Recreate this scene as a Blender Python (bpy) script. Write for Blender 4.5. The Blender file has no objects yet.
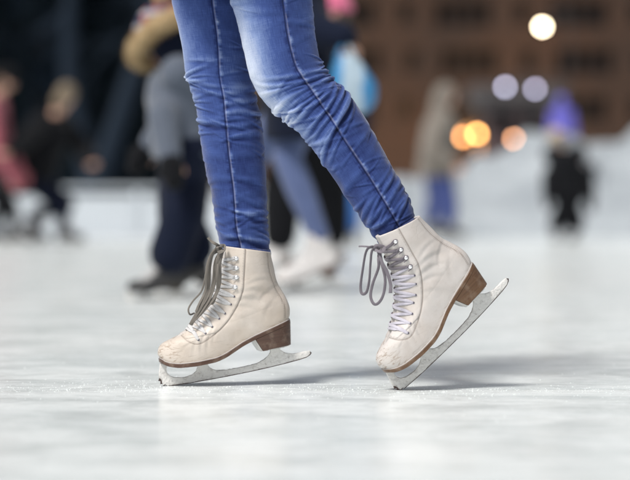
import bpy, bmesh, math, random
import numpy as np
from mathutils import Vector, Matrix, Euler, noise as mnoise
R = math.radians
rng = np.random.RandomState(11)
random.seed(11)
sc = bpy.context.scene
COL = sc.collection
FPX = 2362.5; CAMZ = 0.35; HY = 206.0
def P(px, py, d):
    """photo pixel + distance along the view -> point in the place (camera stands at x=0, y=0)"""
    return Vector(((px-315)*d/FPX, d, CAMZ-(py-HY)*d/FPX))
def gnd(py): return FPX*CAMZ/(py-HY)

# ------------------------------------------------------------------ materials
class NT:
    def __init__(s, name):
        m = bpy.data.materials.new(name); m.use_nodes = True
        s.m = m; s.t = m.node_tree; s.n = s.t.nodes; s.l = s.t.links
        s.b = s.n['Principled BSDF']
    def node(s, typ, ins=None, **kw):
        n = s.n.new(typ)
        for k, v in kw.items(): setattr(n, k, v)
        if ins:
            for k, v in ins.items():
                if isinstance(v, bpy.types.NodeSocket): s.l.new(v, n.inputs[k])
                else: n.inputs[k].default_value = v
        return n
    def obj(s): return s.node('ShaderNodeTexCoord').outputs['Object']
    def gen(s): return s.node('ShaderNodeNewGeometry').outputs['Position']
    def mapv(s, v, scale, rot=(0,0,0)):
        return s.node('ShaderNodeMapping', {'Vector': v, 'Scale': scale, 'Rotation': rot}).outputs[0]
    def noise(s, v, scale, detail=4, rough=.55, dist=0):
        return s.node('ShaderNodeTexNoise', {'Vector': v, 'Scale': scale, 'Detail': detail, 'Roughness': rough, 'Distortion': dist}).outputs['Fac']
    def ramp(s, f, stops):
        n = s.node('ShaderNodeValToRGB', {'Fac': f}); e = n.color_ramp.elements
        while len(e) < len(stops): e.new(.5)
        for i, (p, c) in enumerate(stops):
            e[i].position = p; e[i].color = (c if isinstance(c, (tuple, list)) else (c, c, c))[:3] + (1,) if isinstance(c, tuple) else (c, c, c, 1)
        return n.outputs['Color']
    def mix(s, f, a, b, mode='MIX'):
        n = s.node('ShaderNodeMix', data_type='RGBA', blend_type=mode)
        for i, v in ((0, f), (6, a), (7, b)):
            if isinstance(v, bpy.types.NodeSocket): s.l.new(v, n.inputs[i])
            elif i == 0: n.inputs[0].default_value = v
            else: n.inputs[i].default_value = tuple(v)+(1,)
        return n.outputs[2]
    def math(s, op, a, b=0.0, c=None):
        n = s.node('ShaderNodeMath', operation=op)
        for i, v in enumerate((a, b) if c is None else (a, b, c)):
            if isinstance(v, bpy.types.NodeSocket): s.l.new(v, n.inputs[i])
            else: n.inputs[i].default_value = v
        return n.outputs[0]
    def set(s, **kw):
        for k, v in kw.items():
            k = k.replace('_', ' ')
            if isinstance(v, bpy.types.NodeSocket): s.l.new(v, s.b.inputs[k])
            elif isinstance(v, tuple): s.b.inputs[k].default_value = v+(1,)
            else: s.b.inputs[k].default_value = v
        return s
    def bump(s, h, strength=.5, dist=.001, normal=None):
        ins = {'Height': h, 'Strength': strength, 'Distance': dist}
        if normal: ins['Normal'] = normal
        n = s.node('ShaderNodeBump', ins)
        s.l.new(n.outputs[0], s.b.inputs['Normal']); return n.outputs[0]
    def attr(s, name):
        return s.node('ShaderNodeAttribute', attribute_name=name).outputs['Fac']

def cloth(name, col, var=.25, scale=60, rough=.85, sheen=.2):
    t = NT(name); v = t.obj()
    a = t.noise(v, scale, 5); b = t.noise(v, 6, 3)
    dark = tuple(c*(1-var) for c in col); lite = tuple(min(1, c*(1+var)) for c in col)
    c = t.mix(a, dark, lite); c = t.mix(t.math('MULTIPLY', b, .5), c, lite)
    t.set(Base_Color=c, Roughness=rough, Sheen_Weight=sheen)
    t.bump(a, .4, .003); return t.m

def m_leather(name, base, warm, seed):
    t = NT(name); v = t.obj()
    big = t.noise(t.mapv(v, (1, 1, 1), (0, 0, seed)), 14, 4)
    c = t.mix(t.ramp(big, [(.35, 0.), (.7, 1.)]), base, warm)
    # scuffs: short scratches, dirty specks
    sv = t.mapv(v, (26, 26, 150), (0.3, .75+seed*.1, .2))
    s1 = t.ramp(t.noise(sv, 1.1, 5, .6, .4), [(.60, 0.), (.70, 1.)])
    patch = t.ramp(t.noise(v, 11, 2), [(.47, 0.), (.64, 1.)])
    sc1 = t.math('MULTIPLY', s1, patch)
    c = t.mix(t.math('MULTIPLY', sc1, .55), c, (.20, .16, .13))
    toe = t.attr('toe')
    s2 = t.ramp(t.noise(t.mapv(v, (60, 60, 220), (0, -.5, 0)), 1.0, 6, .65, .8), [(.52, 0.), (.60, 1.)])
    c = t.mix(t.math('MULTIPLY', t.math('MULTIPLY', s2, toe), .8), c, (.24, .16, .10))
    # long fine creases and scrape marks, and soft grime patches
    cr = t.node('ShaderNodeTexVoronoi', {'Vector': t.mapv(v, (12, 12, 46), (0, .6, 0)), 'Scale': 1.0, 'Randomness': 1.0}, feature='DISTANCE_TO_EDGE').outputs['Distance']
    crl = t.math('MULTIPLY', t.ramp(cr, [(.0, 1.), (.018, 0.)]), t.ramp(t.noise(v, 16, 2), [(.48, 0.), (.62, 1.)]))
    c = t.mix(t.math('MULTIPLY', crl, .12), c, (.30, .25, .21))
    gr = t.ramp(t.noise(v, 30, 5, .7), [(.50, 0.), (.75, 1.)])
    c = t.mix(t.math('MULTIPLY', gr, .30), c, (.42, .35, .30))
    sp = t.ramp(t.noise(v, 260, 2), [(.73, 0.), (.78, 1.)])
    c = t.mix(t.math('MULTIPLY', sp, .35), c, (.2, .15, .12))
    c = t.mix(t.math('MULTIPLY', t.attr('line'), .75), c, (.17, .13, .105))
    t.set(Base_Color=c, Roughness=t.ramp(big, [(.3, .42), (.7, .6)]), Specular_IOR_Level=.45)
    hn = t.math('ADD', t.math('MULTIPLY', t.noise(v, 420, 3), .35), t.noise(v, 45, 4))
    hn = t.math('SUBTRACT', hn, t.math('MULTIPLY', crl, .25))
    t.bump(hn, .45, .0012)
    return t.m

def m_denim(name, tint=1.0):
    t = NT(name); v = t.obj()
    uv = t.node('ShaderNodeUVMap', uv_map='leg').outputs[0]
    warp = t.noise(t.mapv(uv, (900, 45, 1)), 1, 3, .6)          # vertical slub streaks
    weft = t.noise(t.mapv(uv, (60, 700, 1)), 1, 2, .6)
    grain = t.noise(uv, 1500, 2, .6)
    blot = t.noise(t.mapv(uv, (14, 8, 1)), 1, 4, .6)
    f = t.attr('fade')
    g = t.math('ADD', t.math('MULTIPLY', warp, .30), t.math('MULTIPLY', weft, .16))
    g = t.math('ADD', g, t.math('MULTIPLY', grain, .22))
    g = t.math('ADD', g, t.math('MULTIPLY', blot, .22))
    g = t.math('SUBTRACT', g, .45)
    fac = t.math('ADD', f, t.math('MULTIPLY', g, 1.0))
    c = t.ramp(fac, [(0., (.005, .009, .032)), (.27, (.014, .027, .115)), (.47, (.044, .080, .250)), (.68, (.17, .24, .45)), (1., (.58, .64, .76))])
    st = t.attr('stitch')
    c = t.mix(st, c, (.42, .40, .40))
    t.set(Base_Color=c, Roughness=.9, Specular_IOR_Level=.2, Sheen_Weight=.25, Sheen_Roughness=.4)
    n = t.bump(t.math('ADD', warp, t.math('MULTIPLY', grain, .8)), .5, .0006)
    return t.m

def m_simple(name, col, rough=.5, metal=0., var=.15, scale=40, bump=.2, dist=.001):
    t = NT(name); v = t.obj(); a = t.noise(v, scale, 5)
    t.set(Base_Color=t.mix(a, tuple(c*(1-var) for c in col), tuple(min(1, c*(1+var)) for c in col)), Roughness=rough, Metallic=metal)
    t.bump(a, bump, dist); return t.m

def m_frost(name):
    t = NT(name); v = t.obj()
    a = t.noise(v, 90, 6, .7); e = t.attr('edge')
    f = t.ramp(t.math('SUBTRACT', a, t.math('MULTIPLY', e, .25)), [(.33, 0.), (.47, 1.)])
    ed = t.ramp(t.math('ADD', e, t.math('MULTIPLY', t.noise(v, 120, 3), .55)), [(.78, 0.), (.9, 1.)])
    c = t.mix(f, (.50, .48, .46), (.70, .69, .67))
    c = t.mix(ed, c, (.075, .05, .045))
    t.set(Base_Color=c, Roughness=t.ramp(f, [(0., .3), (1., .8)]), Metallic=t.ramp(f, [(0., .55), (1., 0.)]))
    t.bump(a, .8, .0035); return t.m

def m_wood(name, col, dark):
    t = NT(name); v = t.obj()
    lay = t.noise(t.mapv(v, (20, 20, 420)), 1, 4, .5)
    blot = t.noise(v, 60, 4)
    c = t.mix(t.ramp(lay, [(.35, 0.), (.65, 1.)]), dark, col)
    c = t.mix(t.math('MULTIPLY', t.ramp(blot, [(.5, 0.), (.8, 1.)]), .45), c, (.33, .26, .2))
    t.set(Base_Color=c, Roughness=.42); t.bump(lay, .25, .0006); return t.m

def m_ice(name):
    t = NT(name); g = t.gen()
    # frosted skated ice: scored by blades, dusted with shavings
    lg = t.noise(t.mapv(g, (1.1, 1.5, 1)), 1, 5, .6)
    lg2 = t.noise(t.mapv(g, (4.5, 6., 1)), 1, 5, .6, .6)
    fine = t.noise(g, 95, 5, .7)
    mid = t.noise(t.mapv(g, (19, 24, 1)), 1, 5, .65)
    def scr(rot, sx, sy, lo, hi):
        w = t.noise(t.mapv(g, (sx, sy, 1), (0, 0, rot)), 1, 3, .45, .0)
        return t.ramp(t.math('ABSOLUTE', t.math('SUBTRACT', w, .5)), [(lo, 1.), (hi, 0.)])
    s = [scr(.03, .35, 13, .0, .018), scr(-.12, .5, 16, .0, .016), scr(.45, .6, 14, .0, .014), scr(-.6, .7, 15, .0, .014), scr(1.2, .5, 19, .0, .014), scr(-1.35, .5, 17, .0, .014), scr(.2, .3, 30, .0, .018)]
    m1 = t.ramp(t.noise(g, 1.3, 3), [(.42, 0.), (.62, 1.)])
    sc_ = s[0]
    for k in s[1:]: sc_ = t.math('MAXIMUM', sc_, k)
    sc_ = t.math('MULTIPLY', sc_, m1)
    dust = t.ramp(t.math('ADD', t.math('MULTIPLY', lg2, .6), t.math('MULTIPLY', mid, .4)), [(.40, 0.), (.60, 1.)])
    bare = t.ramp(lg, [(.36, 1.), (.56, 0.)])
    c = t.mix(dust, (.775, .825, .825), (.84, .88, .88))
    c = t.mix(t.math('MULTIPLY', bare, .25), c, (.60, .66, .67))
    c = t.mix(t.math('MULTIPLY', t.ramp(fine, [(.35, 1.), (.5, 0.)]), .28), c, (.62, .67, .68))
    c = t.mix(t.math('MULTIPLY', sc_, .6), c, (.52, .58, .59))
    r = t.ramp(t.math('ADD', t.math('MULTIPLY', dust, .6), t.math('MULTIPLY', fine, .4)), [(.15, .14), (.75, .26)])
    t.set(Base_Color=c, Roughness=r, Specular_IOR_Level=.45, IOR=1.31)
    h = t.math('ADD', t.math('MULTIPLY', mid, .7), t.math('MULTIPLY', fine, .35))
    h = t.math('ADD', h, t.math('MULTIPLY', lg2, .4))
    h = t.math('SUBTRACT', h, t.math('MULTIPLY', sc_, .8))
    t.bump(h, .32, .0018)
    return t.m

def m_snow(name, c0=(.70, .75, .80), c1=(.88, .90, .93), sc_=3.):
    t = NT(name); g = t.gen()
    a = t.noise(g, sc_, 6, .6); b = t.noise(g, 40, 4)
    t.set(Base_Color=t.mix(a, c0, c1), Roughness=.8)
    t.bump(t.math('ADD', a, t.math('MULTIPLY', b, .1)), .8, .12); return t.m

def m_emit(name, col, st):
    t = NT(name); t.set(Base_Color=(.03, .03, .03), Emission_Color=col, Emission_Strength=st); return t.m

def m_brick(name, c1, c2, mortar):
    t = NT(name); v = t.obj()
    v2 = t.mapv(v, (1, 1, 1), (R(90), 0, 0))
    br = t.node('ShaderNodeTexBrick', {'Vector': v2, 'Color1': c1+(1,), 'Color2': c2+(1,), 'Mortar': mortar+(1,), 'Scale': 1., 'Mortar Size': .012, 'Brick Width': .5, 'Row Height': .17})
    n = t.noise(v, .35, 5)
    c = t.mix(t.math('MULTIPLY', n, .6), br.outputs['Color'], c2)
    dark_patch = t.ramp(t.noise(v, .13, 5, .6), [(.42, 0.), (.62, 1.)])  # large irregular patches where the brick colour goes darker
    c = t.mix(t.math('MULTIPLY', dark_patch, .65), c, (.010, .007, .006))
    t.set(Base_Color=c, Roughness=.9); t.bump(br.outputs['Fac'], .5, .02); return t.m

M = {}
M['leather'] = m_leather('leather_beige', (.60, .545, .49), (.50, .435, .37), .3)
M['leather2'] = m_leather('leather_white', (.60, .57, .55), (.51, .47, .44), 1.9)
M['leather_bg'] = m_leather('leather_plain', (.78, .76, .75), (.7, .66, .64), .9)
M['leather_black'] = m_simple('leather_black', (.02, .02, .022), .4)
M['tongue'] = m_simple('tongue_felt', (.50, .47, .45), .9, var=.2, scale=150, bump=.4)
M['sole'] = m_wood('sole_leather', (.095, .050, .034), (.070, .036, .025))
M['sole_gold'] = m_wood('sole_leather_warm', (.140, .076, .040), (.100, .052, .027))
M['sole_dark'] = m_simple('sole_black', (.03, .025, .02), .5)
M['breast'] = m_simple('heel_breast', (.50, .49, .47), .35, .3)
M['metal'] = m_simple('hook_metal', (.85, .85, .86), .28, .85, var=.1, scale=300)
M['eyelet'] = m_simple('eyelet_metal', (.10, .09, .13), .35, .5)
M['frost'] = m_frost('frosted_steel')
M['steel'] = m_simple('steel', (.6, .6, .62), .3, .8)
def m_lace(name, a, b):
    t = NT(name); v = t.obj()
    n = t.noise(v, 900, 2); n2 = t.noise(v, 35, 4)
    w = t.node('ShaderNodeTexVoronoi', {'Vector': v, 'Scale': 1100.}).outputs['Distance']
    c = t.mix(n2, a, b); c = t.mix(t.math('MULTIPLY', n, .4), c, tuple(x*.4 for x in a))
    t.set(Base_Color=c, Roughness=.9, Sheen_Weight=.2); t.bump(w, .7, .0006); return t.m
M['lace_white'] = m_lace('lace_white', (.52, .51, .50), (.78, .78, .80))
M['lace_violet'] = m_lace('lace_violet', (.45, .43, .50), (.72, .70, .78))
M['lace_grey'] = m_lace('lace_grey', (.10, .09, .078), (.26, .235, .205))
M['lace_mauve'] = m_lace('lace_mauve', (.13, .115, .135), (.27, .245, .28))
M['denim'] = m_denim('denim')
M['skin'] = m_simple('skin', (.55, .33, .24), .5, var=.08)
M['eye'] = m_simple('eye_white', (.7, .7, .7), .15)
M['hair_brown'] = m_simple('hair_brown', (.06, .035, .02), .5, var=.4, scale=200)
M['hair_fair'] = m_simple('hair_fair', (.17, .13, .085), .6, var=.4, scale=200)
M['navy'] = cloth('cloth_navy', (.005, .008, .020), sheen=.05)
M['coatdark'] = cloth('cloth_coat', (.012, .015, .030), sheen=.03)
M['black'] = cloth('cloth_black', (.0045, .005, .0065), sheen=.05)
M['grey'] = cloth('cloth_grey', (.065, .080, .11), scale=40)
M['greyolive'] = cloth('cloth_stone', (.15, .132, .112))
M['pink'] = cloth('cloth_pink', (.30, .075, .10))
M['hotpink'] = cloth('cloth_hot_pink', (.55, .12, .22))
M['bluepants'] = cloth('cloth_blue', (.03, .13, .40))
M['jeans_far'] = cloth('cloth_jeans', (.028, .048, .18))
M['jeans_mid'] = cloth('cloth_jeans_faded', (.075, .105, .22), var=.5, scale=9)
M['violet'] = cloth('cloth_violet', (.13, .12, .52))
M['tan'] = cloth('cloth_tan', (.40, .31, .19))
M['furm'] = m_simple('fur', (.36, .26, .14), .9, var=.5, scale=120)
M['bag'] = None

# ------------------------------------------------------------------ mesh helpers
def link(name, me, mat, parent=None, smooth=True):
    o = bpy.data.objects.new(name, me); COL.objects.link(o)
    if mat is not None:
        me.materials.clear(); me.materials.append(mat)
    if smooth and len(me.polygons): me.polygons.foreach_set('use_smooth', [True]*len(me.polygons))
    if parent is not None: o.parent = parent
    return o
def mesh_from(verts, faces):
    me = bpy.data.meshes.new('m'); me.from_pydata([tuple(map(float, v)) for v in verts], [], [tuple(map(int, f)) for f in faces]); me.update(); return me
def grid_mesh(V, closed_u=True, caps=False):
    """V: (nk, nu, 3) rings"""
    nk, nu = V.shape[:2]
    idx = np.arange(nk*nu).reshape(nk, nu)
    nxt = np.roll(idx, -1, 1) if closed_u else idx[:, 1:]
    a = idx if closed_u else idx[:, :-1]
    q = np.stack([a[:-1], nxt[:-1], nxt[1:], a[1:]], -1).reshape(-1, 4)
    faces = [tuple(f) for f in q.tolist()]
    if caps: faces += [tuple(idx[0][::-1].tolist()), tuple(idx[-1].tolist())]
    me = bpy.data.meshes.new('m'); me.from_pydata(V.reshape(-1, 3).tolist(), [], faces); me.update(); return me
def set_attr(me, name, vals):
    a = me.attributes.new(name, 'FLOAT', 'POINT'); a.data.foreach_set('value', np.asarray(vals, dtype=np.float32).ravel())
def bm_mesh(bm):
    me = bpy.data.meshes.new('m'); bmesh.ops.recalc_face_normals(bm, faces=bm.faces[:]); bm.to_mesh(me); bm.free(); return me
def empty(name, loc=(0, 0, 0), label=None, cat=None, group=None):
    o = bpy.data.objects.new(name, None); COL.objects.link(o); o.location = loc; o.empty_display_size = .1
    tag(o, label, cat, group); return o
def tag(o, label=None, cat=None, group=None, kind=None):
    if label: o['label'] = label
    if cat: o['category'] = cat
    if group: o['group'] = group
    if kind: o['kind'] = kind
    return o
def catmull(pts, n):
    pts = [np.array(p, float) for p in pts]
    pts = [2*pts[0]-pts[1]] + pts + [2*pts[-1]-pts[-2]]
    out = []
    m = len(pts)-3
    for j in range(n):
        u = j/(n-1)*m; i = min(int(u), m-1); f = u-i
        p0, p1, p2, p3 = pts[i:i+4]
        out.append(.5*((2*p1)+(-p0+p2)*f+(2*p0-5*p1+4*p2-p3)*f*f+(-p0+3*p1-3*p2+p3)*f**3))
    return np.array(out)
def ribbon(pts, n, w, th, up=(0, -1, 0), nu=10, twist=0., taper=None, jitter=0.):
    """flat lace: elliptical section, wide across the path"""
    C = catmull(pts, n); T = np.gradient(C, axis=0); T /= np.linalg.norm(T, axis=1)[:, None]+1e-9
    up = np.array(up, float)
    if up.ndim == 1: up = np.tile(up, (n, 1))
    V = np.zeros((n, nu, 3))
    for i in range(n):
        s = np.cross(T[i], up[i]); ls = np.linalg.norm(s); s = s/ls if ls > 1e-6 else np.array([1., 0, 0]); m_ = np.cross(s, T[i])
        a0 = twist*math.sin(i/n*math.pi*2)
        s2 = s*math.cos(a0)+m_*math.sin(a0); m2 = -s*math.sin(a0)+m_*math.cos(a0)
        k = 1 if taper is None else taper(i/(n-1))
        for j in range(nu):
            a = 2*math.pi*j/nu
            V[i, j] = C[i]+s2*math.cos(a)*w*.5*k+m2*math.sin(a)*th*.5*k
    return V
def join_grids(grids, closed=True, caps=True):
    vs, fs, o = [], [], 0
    for V in grids:
        nk, nu = V.shape[:2]; idx = np.arange(nk*nu).reshape(nk, nu)+o
        nx = np.roll(idx, -1, 1)
        fs += np.stack([idx[:-1], nx[:-1], nx[1:], idx[1:]], -1).reshape(-1, 4).tolist()
        if caps: fs += [idx[0][::-1].tolist(), idx[-1].tolist()]
        vs.append(V.reshape(-1, 3)); o += nk*nu
    return mesh_from(np.concatenate(vs), fs)

# ------------------------------------------------------------------ the figure skate
U = .00195                       # metres per drawing unit of the boot's side elevation
FR = [(5, 24), (3.2, 28.5), (4.4, 33.5), (8.5, 38), (15.5, 41), (24, 43.3), (33, 47.2), (41, 52.8), (49, 59), (57, 66), (64, 73), (70, 82), (74.5, 92), (78.5, 103), (82, 114), (84.5, 124.5)]
BK = [(138.5, 43), (140, 46), (140.8, 50), (141, 54), (140.6, 58), (139.8, 62), (138.6, 66), (137, 70), (135.4, 74.5), (134, 79), (132.8, 84), (132, 89), (131.5, 94.5), (131.2, 100), (131, 106), (130.8, 111.5)]
def solez(x):   # top of the sole, drawing units
    return np.interp(x, [3, 6, 10, 20, 38, 58, 68, 78, 88, 100, 115, 139], [25, 21.5, 18.8, 16, 15.2, 16, 18.6, 23.0, 27.6, 31.5, 35.5, 41.5])
def solez_s(x):
    x = np.asarray(x, float); return (solez(x-3)+solez(x-1.5)+solez(x)+solez(x+1.5)+solez(x+3))/5
NK, NS = 150, 110
Fk = catmull([(a, 0, b) for a, b in FR], NK); Bk = catmull([(a, 0, b) for a, b in BK], NK)
def ring(k):
    kk = k/(NK-1)
    f, b = Fk[k], Bk[k]; a = (b[0]-f[0])/2; cx = (b[0]+f[0])/2
    up = min(1, kk/.62); p = 3.0-1.0*up
    ph = np.linspace(0, math.pi, 700)
    x = cx-a*np.sign(np.cos(ph))*np.abs(np.cos(ph))**(2/p)
    sh = np.abs(np.sin(ph))**(2/p)
    Wl = np.interp(x, [4, 14, 28, 42, 58, 80, 105, 125, 140], [19, 21.5, 23.2, 23.3, 20.5, 17.4, 16.8, 17.4, 17])
    Wh = np.interp(x, [30, 70, 90, 120, 141], [17, 17.5, 20, 20, 17.5])
    # cheeks pull in over the instep, ankle hollow
    s = up*up*(3-2*up)
    W = Wl*(1-s)+Wh*s
    bulge = 1+.05*math.sin(min(1, kk/.35)*math.pi) - .09*math.exp(-((kk-.55)/.13)**2)
    y = W*sh*bulge
    L = np.concatenate([[0], np.cumsum(np.hypot(np.diff(x), np.diff(y)))]); L /= L[-1]
    u = np.linspace(0, 1, NS); u = u-.09*np.sin(2*math.pi*u)*.0
    xs = np.interp(u, L, x); ys = np.interp(u, L, y); ys[0] = 0; ys[-1] = 0
    t = (xs-f[0])/(b[0]-f[0])
    zl = f[2]+(b[2]-f[2])*t
    w0 = max(0, 1-kk/.42)**1.6
    zs = solez_s(xs)+ (f[2]-solez_s(f[0]))*(1-t)+(b[2]-solez_s(b[0]))*t
    z = zl*(1-w0)+zs*w0
    # ankle creases sag rings slightly at mid
    z = z - 3.0*math.sin(math.pi*kk)*np.sin(math.pi*t)
    # collar dips a little at the side
    return np.stack([xs, ys, z], -1)
SIDE = np.array([ring(k) for k in range(NK)])          # (NK,NS,3), y>=0 half, drawing units
def normals(S):
    du = np.gradient(S, axis=1); dk = np.gradient(S, axis=0)
    n = np.cross(du, dk); n /= np.linalg.norm(n, axis=2)[..., None]+1e-9
    if n[NK//2, NS//2, 1] < 0: n = -n
    return n
NRM = normals(SIDE); NRM[:, 0] = NRM[:, 1]*[1, 0, 1]; NRM[:, -1] = NRM[:, -2]*[1, 0, 1]
NRM /= np.linalg.norm(NRM, axis=2)[..., None]
def inv(px, py, which):     # photo pixel on a boot -> drawing units
    if which == 0: dx, dy, th, s = px-160, py-384, R(9.7), 1.0
    else: dx, dy, th, s = px-396, py-391, R(41.7), 1.0
    return (dx*math.cos(th)-dy*math.sin(th), -dx*math.sin(th)-dy*math.cos(th))
seam = [inv(x, y, 0) for x, y in ((242, 249), (241, 275), (240, 290), (234, 307), (223, 324), (208, 337), (196, 343.5), (186, 341), (180, 335))]
seam = catmull([(a, 0, b) for a, b in seam], 160)[:, [0, 2]]
back_seam = catmull([(126, 0, 112), (125.5, 0, 96), (128, 0, 80), (133, 0, 66), (135.5, 0, 54), (134.5, 0, 44)], 80)[:, [0, 2]]
counter = catmull([(134.5, 0, 44), (133.5, 0, 47)], 4)[:, [0, 2]]
def dist_poly(X, Z, poly):
    d = np.full(X.shape, 1e9)
    for a, b in zip(poly[:-1], poly[1:]):
        ab = b-a; L2 = (ab**2).sum()+1e-12
        t = np.clip(((X-a[0])*ab[0]+(Z-a[1])*ab[1])/L2, 0, 1)
        d = np.minimum(d, np.hypot(X-a[0]-t*ab[0], Z-a[1]-t*ab[1]))
    return d
S = SIDE.copy()
X, Z = S[..., 0], S[..., 2]
d1 = dist_poly(X, Z, seam); d2 = dist_poly(X, Z, back_seam)
# inside of facing (towards front of the seam curve): stands proud
arc = np.concatenate([np.zeros((NK, 1)), np.cumsum(np.linalg.norm(np.diff(S, axis=1), axis=2), axis=1)], 1)   # from centre front
KK = np.arange(NK)[:, None]/(NK-1)
open_ = np.clip((KK-.40)/.03, 0, 1)
def seam_side(X, Z):
    j = np.array([np.argmin(np.hypot(seam[:, 0]-x, seam[:, 1]-z)) for x, z in zip(X.ravel(), Z.ravel())])
    j = np.clip(j, 0, len(seam)-2); t = seam[j+1]-seam[j]; w = np.stack([X.ravel(), Z.ravel()], 1)-seam[j]
    return (t[:, 0]*w[:, 1]-t[:, 1]*w[:, 0]).reshape(X.shape)
side = seam_side(X, Z)
facing = (side < 0) & (KK > .25)
h = np.where(facing, .75*np.clip(d1/1.0, 0, 1), 0.)
h -= .35*np.exp(-(d1/.7)**2); 
h += np.where(X > 120, .35*np.clip((2-d2)/1.5, 0, 1), 0)*0
h -= .3*np.exp(-(d2/.7)**2)
_rk = [i for i in range(NK) if Fk[i][0] > 27]
_ridge = Fk[_rk][:, [0, 2]]
RD = np.full(X.shape, 1e9)
for a_ in SIDE[_rk, 0][::2]: RD = np.minimum(RD, np.linalg.norm(SIDE-a_, axis=2))
gap = (RD < 6.0)
open_ = np.ones_like(KK)*1.0+0*X
h = np.where(RD < 8, h*np.clip((RD-4)/3, 0, 1)-1.3*np.clip((7.0-RD)/1.4, 0, 1), h)
# leather relief: ankle wrinkles, vamp flex creases, dents
def cre(cx, cz, ang, L, w, A):
    dx, dz = X-cx, Z-cz; a = dx*math.cos(ang)+dz*math.sin(ang); b = -dx*math.sin(ang)+dz*math.cos(ang)+.015*a*a
    return A*np.exp(-(a/L)**2)*(np.exp(-(b/w)**2)-.6*np.exp(-((b-1.7*w)/w)**2))
for c in [(46, 36, 1.15, 12, 1.3, .55), (52, 34, 1.2, 11, 1.4, .5), (38, 33, 1.1, 8, 1.1, .4), (60, 40, 1.0, 9, 1.4, .4), (100, 70, -.2, 18, 2.4, .6), (104, 78, -.1, 20, 2.6, .7), (110, 86, .1, 18, 2.4, .55), (96, 62, -.4, 15, 2.2, .5), (120, 74, .5, 12, 2.0, .55), (88, 52, -.6, 14, 2.4, .4), (118, 58, .9, 12, 2.6, .4), (30, 34, .4, 7, .9, .35), (26, 30, .7, 6, .9, .3)]:
    h += -cre(*c)*(.72 if c[0] > 70 else .9)
nz = np.array([[mnoise.noise(Vector((X[i, j]*.07, S[i, j, 1]*.07, Z[i, j]*.07))) for j in range(NS)] for i in range(NK)])
h += .8*nz*np.clip(KK*6, 0, 1)
HS = h.copy()
S = S+NRM*h[..., None]; S[:, 0, 1] = 0; S[:, -1, 1] = 0
line = np.clip(.55*np.exp(-((d1-1.7)/.4)**2)*(side < 0)*(KK > .2)*(np.sin((X+Z)*3.3) > -.2)+.5*np.exp(-((d2-1.5)/.4)**2)*(np.sin(Z*3.6) > -.2)+np.exp(-(d1/.55)**2)+np.exp(-(d2/.5)**2)*.9 + np.exp(-((RD-6.6)/.5)**2)*.8, 0, 1)
toe = np.clip((30-X)/18, 0, 1)*.9+np.clip(1-(Z-solez_s(X)-2)/4, 0, 1)*.45
def full(SD):   # mirror halves to closed rings
    A = SD; B = SD[:, ::-1][:, 1:-1]*[1, -1, 1]
    return np.concatenate([A, B], 1)
def fulls(a): return np.concatenate([a, a[:, ::-1][:, 1:-1]], 1)
V = full(S)
gapm = fulls(gap.astype(float))
cxy = np.stack([np.full(V.shape[1], (V[-1, :, 0].min()+V[-1, :, 0].max())/2), np.zeros(V.shape[1])], 1)
extra = []
for (inw, dz) in ((.6, .7), (1.6, .5), (2.2, -.6), (2.4, -30)):
    rr = V[-1].copy(); c3 = np.array([cxy[0, 0], 0]); dvec = rr[:, :2]-c3; ln = np.linalg.norm(dvec, axis=1)[:, None]
    rr[:, :2] = c3+dvec*(1-inw/ln); rr[:, 2] += dz; extra.append(rr)
VV = np.concatenate([V, np.array(extra)], 0)*U
def pad(a, v=0): return np.concatenate([a, np.full((len(extra), a.shape[1]), v)], 0)
boot_me = grid_mesh(VV)
set_attr(boot_me, 'line', pad(fulls(line))); set_attr(boot_me, 'toe', pad(fulls(toe)))
# second material slot for the tongue strip
nu = VV.shape[1]
gm = pad(gapm)
boot_me.materials.append(None); boot_me.materials.append(None)
mi = []
for p in boot_me.polygons:
    k, u_ = divmod(p.vertices[0], nu); mi.append(1 if (gm[k, u_] > .5 or k > NK+1) else 0)
boot_me.polygons.foreach_set('material_index', mi); boot_me.polygons.foreach_set('use_smooth', [True]*len(mi))

def surf(x, z, off=0., side_=-1):
    """point on the boot side nearest elevation (x,z); side -1 faces the camera"""
    D = np.hypot(S[..., 0]-x, S[..., 2]-z); D[:, :2] += 1
    k, u_ = np.unravel_index(np.argmin(D), D.shape)
    p = S[k, u_]+NRM[k, u_]*off; n = NRM[k, u_].copy()
    return k, u_, p*[1, side_, 1], n*[1, side_, 1]
def spt(k, u_, off, side_):
    k = min(max(int(k), 0), NK-1); u_ = min(max(int(u_), 0), NS-1)
    b = SIDE[k, u_] if u_ < 8 else S[k, u_]
    return (b+NRM[k, u_]*off)*[1, side_, 1]
# sole plates: outline of ring 0
def plate(x0, x1, ztop, zbot, grow, n=None, inset_bottom=0.):
    r = SIDE[3]; xs = r[:, 0]; ys = r[:, 1]
    m = (xs >= x0-1e-6) & (xs <= x1+1e-6)
    xx = xs[m]; yy = ys[m]
    nx = NRM[3][m][:, 0]; ny = np.abs(NRM[3][m][:, 1])
    xg = xx+nx*grow; yg = yy+ny*grow
    xa = np.concatenate([xg, xg[::-1]]); ya = np.concatenate([yg, -yg[::-1]])
    return xa, ya
def solid_plate(x0, x1, ftop, fbot, grow, bevel=.35, shrink=None):
    xa, ya = plate(x0, x1, None, None, grow)
    rings = []
    for (s, tz) in ((.965, 0.), (1., .12), (1., .88), (.97, 1.)):
        z = fbot(xa)*(1-tz)+ftop(xa)*tz
        xr, yr = xa, ya*s
        if shrink: xr, yr = shrink(xa, ya, tz); yr = yr*s
        rings.append(np.stack([xr, yr, z], -1))
    return np.array(rings)*U
_so = solid_plate(-5, 150, lambda x: solez_s(x)+1.0, lambda x: solez_s(x)-2.9, 1.1)
sole_me = grid_mesh(_so)
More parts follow.
